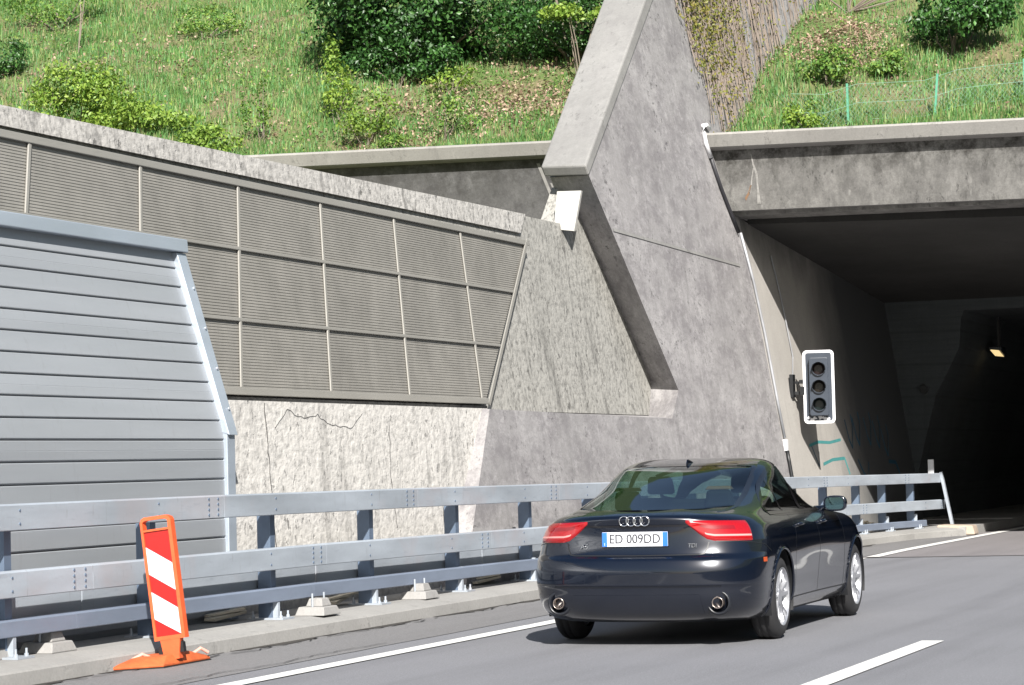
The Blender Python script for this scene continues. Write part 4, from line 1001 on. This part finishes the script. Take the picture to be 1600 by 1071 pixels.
def rear_y(x, z):
    yr, w, yf, cr, n = par(z); cr = np.minimum(cr, (yf-yr)*.5)
    return yr+cr*(1-(1-np.clip(np.abs(x)/w, 0, .9995)**n)**(1/n))
def S_rear(x, z, off=0.0):
    x = np.atleast_1d(np.asarray(x, float)); z = np.atleast_1d(np.asarray(z, float)); e = 1e-3
    y = rear_y(x, z); dx = (rear_y(x+e, z)-rear_y(x-e, z))/(2*e); dz_ = (rear_y(x, z+e)-rear_y(x, z-e))/(2*e)
    nrm = unit(np.stack([dx, -np.ones_like(y), dz_], -1)); return np.stack([x, y, z], -1)+nrm*off
def front_y(x, z):
    yr, w, yf, cr, n = par(z); cf = np.minimum(CF, (yf-yr)*.45)
    return yf-cf*(1-(1-np.clip(np.abs(x)/w, 0, .9995)**2.4)**(1/2.4))
def S_front(x, z, off=0.0):
    x = np.atleast_1d(np.asarray(x, float)); z = np.atleast_1d(np.asarray(z, float)); e = 1e-3
    y = front_y(x, z); dx = (front_y(x+e, z)-front_y(x-e, z))/(2*e); dz_ = (front_y(x, z+e)-front_y(x, z-e))/(2*e)
    nrm = unit(np.stack([-dx, np.ones_like(y), -dz_], -1)); return np.stack([x, y, z], -1)+nrm*off

def inpoly(px, py, poly):
    r = np.zeros(px.shape, bool); n = len(poly); j = n-1
    for i in range(n):
        xi, yi = poly[i]; xj, yj = poly[j]
        if yi != yj: r ^= ((yi > py) != (yj > py)) & (px < (xj-xi)*(py-yi)/(yj-yi)+xi)
        j = i
    return r
def smoothpoly(p, it=2):
    for _ in range(it):
        q = []
        for i in range(len(p)):
            a, b = p[i], p[(i+1) % len(p)]; q += [(.75*a[0]+.25*b[0], .75*a[1]+.25*b[1]), (.25*a[0]+.75*b[0], .25*a[1]+.75*b[1])]
        p = q
    return p
def grow(p, d):
    n = len(p); A = sum(p[i][0]*p[(i+1) % n][1]-p[(i+1) % n][0]*p[i][1] for i in range(n)); sg = 1 if A > 0 else -1; out = []
    for i in range(n):
        a, b, c = p[i-1], p[i], p[(i+1) % n]
        e1 = np.array([b[0]-a[0], b[1]-a[1]]); e2 = np.array([c[0]-b[0], c[1]-b[1]]); e1 = e1/(np.linalg.norm(e1)+1e-9); e2 = e2/(np.linalg.norm(e2)+1e-9)
        nn = np.array([e1[1]+e2[1], -(e1[0]+e2[0])])*sg; nn /= (np.linalg.norm(nn)+1e-9); out.append((b[0]+nn[0]*d, b[1]+nn[1]*d))
    return out
# windows (side: (y,z); rear: (x,z))
ZS = lambda p: [(a, 1+(b-1)*1.09 if b > 1 else b) for a, b in p]
DLO = smoothpoly(ZS([(1.06, 1.005), (1.22, 1.075), (1.50, 1.195), (1.80, 1.285), (2.10, 1.325), (2.42, 1.322), (2.62, 1.26), (2.90, 1.13), (3.12, 1.005), (3.12, .985), (2.2, .982), (1.3, .985)]), 1)
RW = smoothpoly(ZS([(-.625, 1.04), (-.61, 1.06), (-.55, 1.29), (-.52, 1.33), (.52, 1.33), (.55, 1.29), (.61, 1.06), (.625, 1.04), (.57, 1.032), (-.57, 1.032)]), 1)
FW = smoothpoly(ZS([(-.60, 1.02), (-.46, 1.32), (.46, 1.32), (.60, 1.02)]), 1)
WH = [(1.03, .33), (3.84, .33)]; RA = .375

CARLOC = (-5.94, 18.38, 0); CARROT = .020
def carM(name, col, rough, metal, coat=0, **kw):
    n = NT(name); 
    if coat: n.b.inputs['Coat Weight'].default_value = coat; n.b.inputs['Coat Roughness'].default_value = .04
    d = n.noise(n.obj(), 3.0, 5, .6); dust = n.mr(d, .35, .75, 0, .012)
    sx = n.n('ShaderNodeSeparateXYZ'); n.l(n.obj(), sx.inputs[0]); low = n.mr(sx.outputs[2], .6, .2, 0, .04)
    c = n.mix(n.math('ADD', dust, low), col, (.16, .15, .14, 1))
    return n.fin(c, rough, metal, **kw)
M['carpaint'] = carM('car_paint', (.0016, .0045, .013, 1), .22, .3, 1.0)
M['bumper'] = carM('bumper_dark', (.005, .007, .012, 1), .38, 0)
M['trim'] = carM('gloss_black', (.006, .006, .008, 1), .15, 0, .5)
def glassmat(name, tint, base=.10):
    n = NT(name); t = n.n('ShaderNodeBsdfTransparent'); t.inputs[0].default_value = tint
    g = n.n('ShaderNodeBsdfGlossy'); g.inputs['Roughness'].default_value = .03; g.inputs[0].default_value = (.95, .97, 1, 1)
    fr = n.n('ShaderNodeFresnel'); fr.inputs[0].default_value = 1.52; f = n.math('ADD', fr.outputs[0], base)
    m = n.n('ShaderNodeMixShader'); n.l(f, m.inputs[0]); n.l(t.outputs[0], m.inputs[1]); n.l(g.outputs[0], m.inputs[2]); n.l(m.outputs[0], n.out.inputs[0]); return n.m
M['glass_side'] = glassmat('side_glass', (.70, .86, .78, 1), .03)
M['glass_rear'] = glassmat('rear_glass', (.34, .46, .44, 1), .06)
M['seat'] = plain('seat_fabric', (.03, .03, .034, 1), .8)
M['tan'] = plain('tan_leather', (.42, .24, .15, 1), .6)
M['cabin'] = plain('cabin_trim', (.028, .03, .034, 1), .8)
M['chrome'] = plain('chrome', (.75, .76, .78, 1), .16, 1, var=.03)
M['rim'] = plain('alloy_rim', (.62, .63, .66, 1), .28, .75, var=.08)
M['exhaust'] = plain('exhaust_steel', (.38, .33, .30, 1), .3, .9)
M['taillight'] = plain('taillight_red', (.33, .003, .006, 1), .12, 0, var=.2, sc=60, **{'Coat Weight': 1.0})
M['taildark'] = plain('taillight_dark', (.22, .004, .008, 1), .2, 0, **{'Coat Weight': 1.0})
M['tailclear'] = plain('taillight_clear', (.75, .32, .30, 1), .12, .2)
M['plate'] = plain('plate_white', (.68, .70, .74, 1), .4, var=.04)
M['plateblue'] = plain('plate_blue', (.03, .16, .62, 1), .4, var=.05)
M['plateink'] = plain('plate_ink', (.05, .05, .06, 1), .5)
M['orange_reflector'] = plain('side_reflector', (.5, .08, .02, 1), .3)
M['mirrorglass'] = plain('mirror_glass', (.16, .26, .27, 1), .05, 1, var=0)

car = empty('car', CARLOC, 'dark navy blue fastback car driving toward the tunnel in the left lane', 'car')
car.rotation_euler.z = CARROT
def cbuild(name, V, F, mat, parent=car, smooth=True):
    me = bpy.data.meshes.new(name); me.from_pydata([tuple(map(float, v)) for v in V], [], [tuple(map(int, f)) for f in F]); me.validate()
    me.materials.append(mat)
    if smooth: me.shade_smooth()
    o = bpy.data.objects.new(name, me); COL.objects.link(o); o.parent = parent
    return o
def mb(m, name, mat, parent=car, smooth=False, bevel=0):
    me = bpy.data.meshes.new(name); me.from_pydata([tuple(v) for v in m.v], [], m.f); me.validate()
    bm = bmesh.new(); bm.from_mesh(me); bmesh.ops.recalc_face_normals(bm, faces=bm.faces[:]); bm.to_mesh(me); bm.free()
    me.materials.append(mat)
    if smooth: me.shade_smooth()
    o = bpy.data.objects.new(name, me); COL.objects.link(o); o.parent = parent
    if bevel: q = o.modifiers.new('bevel', 'BEVEL'); q.width = bevel; q.segments = 2; q.limit_method = 'ANGLE'
    return o

# body shell
zk = KEY[:, 0]; zs = []
for a, b in zip(zk[:-1], zk[1:]):
    k = max(3, int((b-a)/.009)); zs += list(np.linspace(a, b, k, endpoint=False))
zs.append(zk[-1]); zs = np.array(zs)
OX, OY = [], []
for z in zs: a, b = outline(z); OX.append(a); OY.append(b)
OX = np.array(OX); OY = np.array(OY); OZ = np.repeat(zs[:, None], OX.shape[1], 1)
# wheel arches: snap vertices near the circle onto it
for (yw, zw) in WH:
    side = (OX > .70) & (OZ < .90); dy, dz_ = OY-yw, OZ-zw; r = np.hypot(dy, dz_)
    near = side & (r < RA) & (r > RA-.024)
    OY[near] = yw+dy[near]/r[near]*RA; OZ[near] = zw+dz_[near]/r[near]*RA; OX[near] = side_x(OY[near], OZ[near])
    # rolled lip
    lip = side & (r >= RA) & (r < RA+.025); OX[lip] += .007
nz, nu = OX.shape
cx, cy_, cz = [(A[:-1, :-1]+A[1:, 1:]+A[1:, :-1]+A[:-1, 1:])/4 for A in (OX, OY, OZ)]
dele = np.zeros(cx.shape, bool)
for yw, zw in WH: dele |= (np.hypot(cy_-yw, cz-zw) < RA-.004) & (cx > .66) & (cz < .9)
rearseg = np.arange(nu-1)[None, :] < 50
dele |= inpoly(cy_, cz, grow(DLO, .018)) & (cx > .3) & (np.arange(nu-1)[None, :] > 25)
dele |= inpoly(cx, cz, grow(RW, .018)) & (cy_ < 1.9) & (np.arange(nu-1)[None, :] < 44)
dele |= inpoly(cx, cz, grow(FW, .018)) & (cy_ > 2.3) & (np.arange(nu-1)[None, :] > nu-34)
# diffuser / lower valance and exhaust openings stay closed; separate material by height
I = np.arange(nz*nu).reshape(nz, nu)
Fq = np.stack([I[:-1, :-1], I[:-1, 1:], I[1:, 1:], I[1:, :-1]], -1)[~dele]
V = np.stack([OX, OY, OZ], -1).reshape(-1, 3); VL = V*np.array([-1, 1, 1])
n0 = len(V); V = np.concatenate([V, VL]); Fq = np.concatenate([Fq, Fq[:, ::-1]+n0])
body = cbuild('body', V, Fq, M['carpaint'])
bm = bmesh.new(); bm.from_mesh(body.data); bmesh.ops.remove_doubles(bm, verts=bm.verts[:], dist=.0004)
loose = [v for v in bm.verts if not v.link_faces]; bmesh.ops.delete(bm, geom=loose, context='VERTS'); bmesh.ops.recalc_face_normals(bm, faces=bm.faces[:])
for f in bm.faces: f.smooth = True
bm.to_mesh(body.data); bm.free()

# window fills, surrounds
def fillrows(poly, fn, off, rows=16, cols_=24):
    zmin, zmax = min(p[1] for p in poly), max(p[1] for p in poly); V = []
    for i in range(rows+1):
        z = zmin+(zmax-zmin)*(.004+.992*i/rows); xs_ = []
        for k in range(len(poly)):
            (x0, z0), (x1, z1) = poly[k], poly[(k+1) % len(poly)]
            if (z0 <= z) != (z1 <= z): xs_.append(x0+(x1-x0)*(z-z0)/(z1-z0))
        a, b = min(xs_), max(xs_); u = np.linspace(a, b, cols_+1); V.append(fn(u, np.full_like(u, z), off))
    V = np.concatenate(V); n = cols_+1
    F = [(i*n+j, i*n+j+1, (i+1)*n+j+1, (i+1)*n+j) for i in range(rows) for j in range(cols_)]
    return V, F
def ring(pi, po, fn, off):
    n = len(pi); mid = [((a[0]+b[0])/2, (a[1]+b[1])/2) for a, b in zip(pi, po)]
    V = np.concatenate([fn([p[0] for p in q], [p[1] for p in q], o) for q, o in ((pi, off), (mid, off+.001), (po, .001))])
    return V, [(r_*n+i, r_*n+(i+1) % n, (r_+1)*n+(i+1) % n, (r_+1)*n+i) for r_ in range(2) for i in range(n)]
mir = lambda V: V*np.array([-1, 1, 1])
for s_ in (1, -1):
    V, F = fillrows(DLO, S_side, .000); V = V if s_ > 0 else mir(V); gl = cbuild('side_window', V, F, M['glass_side'])
    V, F = ring(DLO, grow(DLO, .034), S_side, .003); V = V if s_ > 0 else mir(V); cbuild('window_trim', V, F, M['trim'], gl)
    for pts in ([(1.62, .985), (1.66, .985), (1.60, 1.26), (1.56, 1.25)], [(2.25, .985), (2.34, .985), (2.27, 1.345), (2.18, 1.345)]):
        V, F = fillrows(pts, S_side, .002, 8, 2); V = V if s_ > 0 else mir(V); cbuild('pillar', V, F, M['trim'], gl)
V, F = fillrows(RW, S_rear, .0, 20, 40); rwn = cbuild('rear_window', V, F, M['glass_rear'])
V, F = ring(RW, grow(RW, .030), S_rear, .003); cbuild('window_trim', V, F, M['trim'], rwn)
V, F = fillrows(FW, S_front, .0, 16, 30); fwn = cbuild('windscreen', V, F, M['glass_side'])
V, F = ring(FW, grow(FW, .030), S_front, .003); cbuild('window_trim', V, F, M['trim'], fwn)

# seams as thin dark ribbons lying in the surface
def ribbon(pts, fn, w=.006, off=.0016, n=14):
    P = []
    for a, b in zip(pts[:-1], pts[1:]):
        for k in range(n): P.append((a[0]+(b[0]-a[0])*k/n, a[1]+(b[1]-a[1])*k/n))
    P.append(pts[-1]); P = np.array(P); T = np.gradient(P, axis=0); T /= np.linalg.norm(T, axis=1, keepdims=True)+1e-9; N = np.stack([-T[:, 1], T[:, 0]], -1)
    A = P-N*w/2; B = P+N*w/2; V = np.concatenate([fn(A[:, 0], A[:, 1], off), fn(B[:, 0], B[:, 1], off)]); m = len(P)
    return V, [(i, i+1, i+1+m, i+m) for i in range(m-1)]
def rib(name, pts, fn, mirror=False, mat='black', w=.006, parent=car, off=.0016):
    V, F = ribbon(pts, fn, w, off); cbuild(name, mir(V) if mirror else V, F, M[mat], parent)
# tail lights
TLr = [(.40, .945), (.46, .905), (.545, .84), (.60, .806), (.80, .797)]   # lower-inner outline (x,z)
def xz_of_l(l, z): return l
def tail(mirror):
    # columns from inner tip round the corner; top and bottom curves in (arc, z)
    top = lambda t: .957-.010*t+.0*t
    def bot(t):
        return float(np.interp(t, [0, .04, .16, .25, .34, 1], [.942, .915, .848, .808, .795, .788]))
    V = []; nc = 44; nr = 12
    for i in range(nc+1):
        t = i/nc; zt, zb = top(t), bot(t)
        for j_ in range(nr+1):
            z = zb+(zt-zb)*j_/nr
            # lateral position by superellipse angle
            yr, w, yf, cr, n = [float(v) for v in par(z)]
            a0 = math.asin(min(1, (.385/w))**(n/2)); a1 = math.radians(66); a = a0+(a1-a0)*t
            e = 1e-4; P = np.array([w*math.sin(a)**(2/n), yr+cr*(1-math.cos(a)**(2/n)), z])
            Q = np.array([w*math.sin(a+e)**(2/n), yr+cr*(1-math.cos(a+e)**(2/n)), z]); tt = (Q-P)/np.linalg.norm(Q-P); nn = np.array([tt[1], -tt[0], 0])
            edge = min(i, nc-i, j_*1.2, (nr-j_)*1.2); V.append(P+nn*(.014*min(1, edge/2.0)-.002))
    V = np.array(V); m = nr+1; F = [(i*m+j_, (i+1)*m+j_, (i+1)*m+j_+1, i*m+j_+1) for i in range(nc) for j_ in range(nr)]
    def sub(i0, i1, j0, j1, nm, mt, par_, lift):
        ids = [(i, j_) for i in range(i0, i1+1) for j_ in range(j0, j1+1)]; W = np.array([V[i*m+j_]+np.array([.5, -.8, 0])*lift for i, j_ in ids]); mm = j1-j0+1
        FF = [(a*mm+b, (a+1)*mm+b, (a+1)*mm+b+1, a*mm+b+1) for a in range(i1-i0) for b in range(mm-1)]
        cbuild(nm, mir(W) if mirror else W, FF, M[mt], par_)
    o = cbuild('taillight', mir(V) if mirror else V, F, M['taillight'])
    sub(10, 42, 3, 4, 'clear_strip', 'tailclear', o, .0015)
    sub(8, 30, 7, 9, 'dark_lens', 'taildark', o, .0015)
tail(False); tail(True)
# boot lid outline, bumper joints
for mr_ in (False, True):
    rib('boot_seam', [(.56, .79), (.55, .745), (.53, .705), (.49, .698), (0, .694)], S_rear, mr_, w=.009)
    rib('bumper_seam', [(.61, .795), (.80, .79)], S_rear, mr_)
    rib('bumper_seam', [(.28, .79), (.52, .76), (.66, .70)], S_side, mr_)
    rib('door_seam', [(1.62, .985), (1.60, .85), (1.52, .74), (1.50, .62), (1.50, .33)], S_side, mr_)
    rib('door_seam', [(2.36, .98), (2.42, .70), (2.42, .30)], S_side, mr_)
    rib('door_seam', [(3.30, .93), (3.36, .70), (3.34, .30)], S_side, mr_)
    rib('sill_seam', [(1.45, .30), (3.40, .30)], S_side, mr_, w=.01)
    rib('belt_trim', [(1.10, .973), (3.14, .973)], S_side, mr_, 'trim', w=.018, off=.004)
# black strip painted in as the shade line above the number plate and lip
V, F = fillrows([(-.50, .912), (.50, .912), (.47, .926), (-.47, .926)], S_rear, .004, 2, 30); cbuild('plate_shade_line', V, F, M['trim'])
# lower rear valance
V, F = fillrows([(-.52, .25), (.52, .25), (.50, .40), (-.50, .40)], S_rear, .0035, 10, 40); cbuild('valance', V, F, M['carpaint'])
rib('bumper_crease', [(-.66, .462), (.66, .462)], S_rear, False, 'bumper', w=.012, off=.003)
# exhausts
for s_ in (-1, 1):
    x = .63*s_; y = float(rear_y(np.array(x), np.array(.33)))
    rb = MB(); prof = [(0.012, .098), (-.006, .090), (-.010, .078), (.03, .070), (.09, .066)]
    rb.lathe(prof, (x, y-.004, .335), 'y', 28); sur = mb(rb, 'exhaust_surround', M['bumper'], smooth=True)
    ex = MB(); ex.lathe([(.10, .044), (-.025, .045), (-.032, .043), (-.028, .038), (.10, .034)], (x, y-.004, .335), 'y', 28); mb(ex, 'exhaust_tip', M['exhaust'], smooth=True)
    mb(MB().lathe([(.05, 0), (.05, .045)], (x, y, .335), 'y', 20), 'exhaust_bore', M['black'])
# number plate
py = float(rear_y(np.array(0.), np.array(.82)))-.022
pl = mb(MB().box(-.26, .26, py, py+.008, .765, .875), 'number_plate', M['plate'], bevel=.003)
for s_ in (-1, 1): mb(MB().box(s_*.2395-.0195, s_*.2395+.0195, py-.0015, py-.0003, .767, .873), 'plate_band', M['plateblue'], pl)
def text(body_, size, loc, mat, parent, name, extr=.0006, sx=1.0, shear=0):
    cu = bpy.data.curves.new(name, 'FONT'); cu.body = body_; cu.size = size; cu.extrude = extr; cu.align_x = 'CENTER'; cu.align_y = 'CENTER'; cu.shear = shear
    cu.offset = 0
    t = bpy.data.objects.new(name+'_src', cu); COL.objects.link(t)
    dg = bpy.context.evaluated_depsgraph_get(); dg.update(); me = bpy.data.meshes.new_from_object(t.evaluated_get(dg)); bpy.data.objects.remove(t)
    me.transform(Matrix.Translation(Vector(loc)) @ Matrix.Rotation(PI/2, 4, 'X') @ Matrix.Diagonal((sx, 1, 1, 1)))
    me.materials.clear(); me.materials.append(M[mat]); me.name = name
    o = bpy.data.objects.new(name, me); COL.objects.link(o); o.parent = parent; return o
text('ED 009DD', .098, (-.0016, py-.0016, .820), 'plateink', pl, 'lettering', sx=.92); text('ED 009DD', .098, (.0010, py-.0017, .8205), 'plateink', pl, 'lettering', sx=.92)
text('I', .03, (-.2395, py-.0024, .782), 'plate', pl, 'lettering')
# rings emblem
eb = MB(); ey = float(rear_y(np.array(0.), np.array(.935)))
for k in range(4):
    c = (-.0825+k*.055, ey-.014-.002*(k % 2), .958); n = 28; R_, r_ = .036, .0048
    pts = [(c[0]+R_*math.cos(2*PI*i/n), c[1], c[2]+R_*math.sin(2*PI*i/n)) for i in range(n+1)]; eb.tube(pts, r_, 6, cap=False)
mb(eb, 'emblem', M['chrome'], smooth=True)
def ys_(x, z): return float(rear_y(np.array(x), np.array(z)))
text('A5', .055, (-.415, ys_(-.415, .765)-.008, .765), 'chrome', car, 'badge', .002, shear=.15)
text('TDI', .045, (.44, ys_(.44, .765)-.008, .765), 'chrome', car, 'badge', .002, shear=.15)
# roof aerial fin
fn = MB(); fn.prism([(-.006, 1.60, 1.375), (-.003, 1.62, 1.415), (-.003, 1.65, 1.418), (-.018, 1.77, 1.39)], [(.006, 1.60, 1.375), (.003, 1.62, 1.415), (.003, 1.65, 1.418), (.018, 1.77, 1.39)]); mb(fn, 'aerial', M['carpaint'])
# door handles
for s_ in (1, -1):
    for yh in (1.78, 2.62):
        p = S_side([yh], [.875])[0]; h = MB(); h.tube([(p[0]-.004, yh-.085, .872), (p[0]+.026, yh-.06, .875), (p[0]+.030, yh, .878), (p[0]+.026, yh+.06, .878), (p[0]-.004, yh+.085, .876)], [.008, .013, .014, .013, .008], 8)
        if s_ < 0: h.v = [(-a, b, c) for a, b, c in h.v]
        mb(h, 'door_handle', M['carpaint'], smooth=True)
    # mirror: rounded shell with a glass facing rearwards
    V = []; nlat, nlon = 14, 20
    for i in range(nlat+1):
        for j_ in range(nlon):
            a = PI*i/nlat; b = 2*PI*j_/nlon; ex = lambda v, q=.7: math.copysign(abs(v)**q, v)
            V.append((ex(math.sin(a)*math.cos(b))*.10, max(-.035, ex(math.cos(a))*.085), ex(math.sin(a)*math.sin(b))*.068))
    V = np.array(V)+np.array([.925, 2.98, 1.012]); F = [(i*nlon+j_, i*nlon+(j_+1) % nlon, (i+1)*nlon+(j_+1) % nlon, (i+1)*nlon+j_) for i in range(nlat) for j_ in range(nlon)]
    if s_ < 0: V = mir(V)
    mo = cbuild('mirror', V, F, M['carpaint'])
    gm = MB(); gp = rrect(.155, .10, .035); gm.prism([(s_*(.925+x), 2.942, 1.012+z) for x, z in gp], [(s_*(.925+x), 2.95, 1.012+z) for x, z in gp]); mb(gm, 'mirror_glass', M['mirrorglass'], mo)
    am = MB(); am.tube([(s_*.74, 2.99, .965), (s_*.82, 2.99, .975), (s_*.88, 2.99, .985)], [.03, .024, .022], 8); mb(am, 'mirror_arm', M['carpaint'], mo, smooth=True)
    # side reflector
    V, F = fillrows([(.44, .625), (.52, .625), (.52, .66), (.44, .66)], S_side, .003, 2, 4); cbuild('side_reflector', mir(V) if s_ < 0 else V, F, M['orange_reflector'])
# wheel wells, wheels
for yw, zw in WH:
    for s_ in (-1, 1):
        P_ = []
        for t in np.linspace(-.36, PI+.36, 44):
            y_, z_ = yw+(RA+.002)*math.cos(t), zw+(RA+.002)*math.sin(t)
            if z_ > .19: P_.append((s_*(float(side_x(np.array(y_), np.array(z_)))+.004), y_, z_))
        am = MB(); am.tube(P_, .011, 6); mb(am, 'arch_lip', M['carpaint'], smooth=True)
for yw, zw in WH:
    for s_ in (-1, 1):
        a = np.linspace(-.35, PI+.35, 28); V = []; 
        for x in (.905, .60):
            for t in a: V.append((s_*x, yw+(RA+.003)*math.cos(t), zw+(RA+.003)*math.sin(t)))
        n = len(a); F = [(i, i+1, i+1+n, i+n) for i in range(n-1)]+[tuple(range(n, 2*n))]; cbuild('wheel_well', V, F, M['black'])
def wheel(root, xo, yw, s_):
    R0 = .328; T = MB(); T.lathe([(-.225, .228), (-.222, .262), (-.205, .300), (-.185, .320), (-.165, .3265), (-.150, R0), (-.145, R0-.006), (-.137, R0-.006), (-.132, R0), (-.10, R0), (-.095, R0-.006), (-.085, R0-.006), (-.08, R0), (-.06, .3265), (-.04, .320), (-.02, .300), (-.004, .262), (-.006, .228), (-.03, .222), (-.2, .222)], (0, 0, 0), 'x', 56)
    def fl(m): m.v = [((xo+v[0])*s_, yw+v[1], .328+v[2]) for v in m.v]; return m
    w_ = mb(fl(T), 'wheel', M['rubber'], root, smooth=True)
    Rm_ = MB(); Rm_.lathe([(-.008, .222), (-.004, .228), (-.010, .226), (-.02, .214), (-.05, .205), (-.19, .200), (-.20, .222)], (0, 0, 0), 'x', 56); rim = mb(fl(Rm_), 'rim', M['rim'], w_, smooth=True)
    sp_ = MB()
    for k in range(5):
        for dd in (-.17, .17):
            t = 2*PI*k/5+.3; c0_ = (math.cos(t+dd*.5), math.sin(t+dd*.5)); c1_ = (math.cos(t+dd*1.15), math.sin(t+dd*1.15))
            u0 = (-math.sin(t+dd), math.cos(t+dd))
            def q(r, c, w0, x): return [(x, r*c[0]-u0[0]*w0, r*c[1]-u0[1]*w0), (x, r*c[0]+u0[0]*w0, r*c[1]+u0[1]*w0)]
            f = q(.05, c0_, .015, -.034)+q(.212, c1_, .011, -.014)[::-1]; b = q(.05, c0_, .02, -.07)+q(.212, c1_, .016, -.045)[::-1]
            sp_.prism(f, b)
    sp_.lathe([(-.075, .062), (-.030, .062), (-.026, .055), (-.026, 0)], (0, 0, 0), 'x', 24)
    mb(fl(sp_), 'spokes', M['rim'], w_)
    D_ = MB(); D_.lathe([(-.10, .0), (-.10, .155), (-.115, .155), (-.115, 0)], (0, 0, 0), 'x', 32); mb(fl(D_), 'brake_disc', M['galv_dark'], w_)
    H_ = MB(); H_.lathe([(-.14, .0), (-.14, .215)], (0, 0, 0), 'x', 32); mb(fl(H_), 'hub_back', M['black'], w_)
for yw, zw in WH:
    for s_ in (-1, 1): wheel(car, .915, yw, s_)
# underside, cabin
mb(MB().box(-.60, .60, .30, 4.4, .20, .26), 'floor_pan', M['black'])
cbm = MB(); cbm.box(-.72, .72, .9, 3.3, .26, .60); cbm.box(-.70, .70, .35, 1.35, .80, .93); cbm.hexa([(-.66, 3.05, .7), (.66, 3.05, .7), (.66, 3.5, .7), (-.66, 3.5, .7)], [(-.64, 3.1, .96), (.64, 3.1, .96), (.6, 3.45, .98), (-.6, 3.45, .98)])
mb(cbm, 'cabin', M['cabin'])
def seat(x, y, w_, head=True):
    m = MB(); m.hexa([(x-w_, y, .55), (x+w_, y, .55), (x+w_, y+.5, .55), (x-w_, y+.5, .55)], [(x-w_, y, .66), (x+w_, y, .66), (x+w_, y+.5, .68), (x-w_, y+.5, .68)])
    m.hexa([(x-w_, y-.04, .6), (x+w_, y-.04, .6), (x+w_, y+.12, .6), (x-w_, y+.12, .6)], [(x-w_*.8, y-.22, 1.10), (x+w_*.8, y-.22, 1.10), (x+w_*.8, y-.12, 1.10), (x-w_*.8, y-.12, 1.10)])
    s__ = mb(m, 'seat', M['seat'], bevel=.03)
    return s__
def headrest(x, y, z, mat, par_):
    m = MB(); m.hexa([(x-.12, y-.04, z), (x+.12, y-.04, z), (x+.12, y+.05, z), (x-.12, y+.05, z)], [(x-.10, y-.07, z+.15), (x+.10, y-.07, z+.15), (x+.10, y+.01, z+.15), (x-.10, y+.01, z+.15)])
    mb(m, 'headrest', M[mat], par_, bevel=.03)
for x in (-.36, .36):
    s1 = seat(x, 2.3, .25); headrest(x, 2.08, 1.13, 'seat', s1)
s2 = seat(0, 1.45, .60)
for x in (-.38, .38): headrest(x, 1.20, 1.02, 'seat', s2); t_ = MB(); t_.hexa([(x-.11, 1.14, 1.171), (x+.11, 1.14, 1.171), (x+.11, 1.23, 1.171), (x-.11, 1.23, 1.171)], [(x-.09, 1.15, 1.20), (x+.09, 1.15, 1.20), (x+.09, 1.22, 1.20), (x-.09, 1.22, 1.20)]); mb(t_, 'headrest_pad', M['tan'], s2, bevel=.01)
# headlights at the front
for s_ in (1, -1):
    V, F = fillrows([(.45, .64), (.80, .68), (.80, .78), (.48, .74)], S_front, .004, 6, 12); cbuild('headlight', mir(V) if s_ < 0 else V, F, M['chrome'])
V, F = fillrows([(-.36, .36), (.36, .36), (.40, .74), (-.40, .74)], S_front, .004, 10, 16); cbuild('grille', V, F, M['black'])

# ------------------------------------------------------------------ camera, light, render settings
def cam_setup():
    cam = bpy.data.cameras.new('camera'); o = bpy.data.objects.new('camera', cam); COL.objects.link(o)
    yaw, pitch, roll = math.radians(20.5), math.radians(2.75), math.radians(1.4)
    fw = Vector((-math.sin(yaw)*math.cos(pitch), math.cos(yaw)*math.cos(pitch), math.sin(pitch)))
    rt = Vector((math.cos(yaw), math.sin(yaw), 0)); up = rt.cross(fw)
    r2 = rt*math.cos(roll)-up*math.sin(roll); u2 = up*math.cos(roll)+rt*math.sin(roll)
    mt = Matrix((r2, u2, -fw)).transposed().to_4x4(); mt.translation = (0, 0, 1.41); o.matrix_world = mt
    cam.sensor_width = 36; cam.lens = 3970/1600*36; cam.clip_end = 1000; cam.clip_start = .1
    S.camera = o
cam_setup()
w = bpy.data.worlds.new('World'); S.world = w; w.use_nodes = True
bg = w.node_tree.nodes['Background']; sky = w.node_tree.nodes.new('ShaderNodeTexSky')
sky.sky_type = 'NISHITA'; sky.sun_disc = False
SD = Vector((.56, -1.1, .88)).normalized()
sky.sun_elevation = math.asin(SD.z); sky.sun_rotation = math.atan2(SD.x, SD.y)
sky.air_density = 1.2; sky.dust_density = 1.5
w.node_tree.links.new(sky.outputs[0], bg.inputs[0]); bg.inputs[1].default_value = .055
sl_ = bpy.data.lights.new('sun', 'SUN'); so = bpy.data.objects.new('sun', sl_); COL.objects.link(so)
sl_.energy = 5; sl_.angle = math.radians(.53); sl_.color = (1, .96, .90)
so.rotation_euler = SD.to_track_quat('Z', 'Y').to_euler(); so.location = (5, -10, 30)
S.render.engine = 'CYCLES'; S.cycles.diffuse_bounces = 2
S.view_settings.view_transform = 'Standard'; S.view_settings.look = 'None'; S.view_settings.gamma = 1
S.view_settings.exposure = 1.0
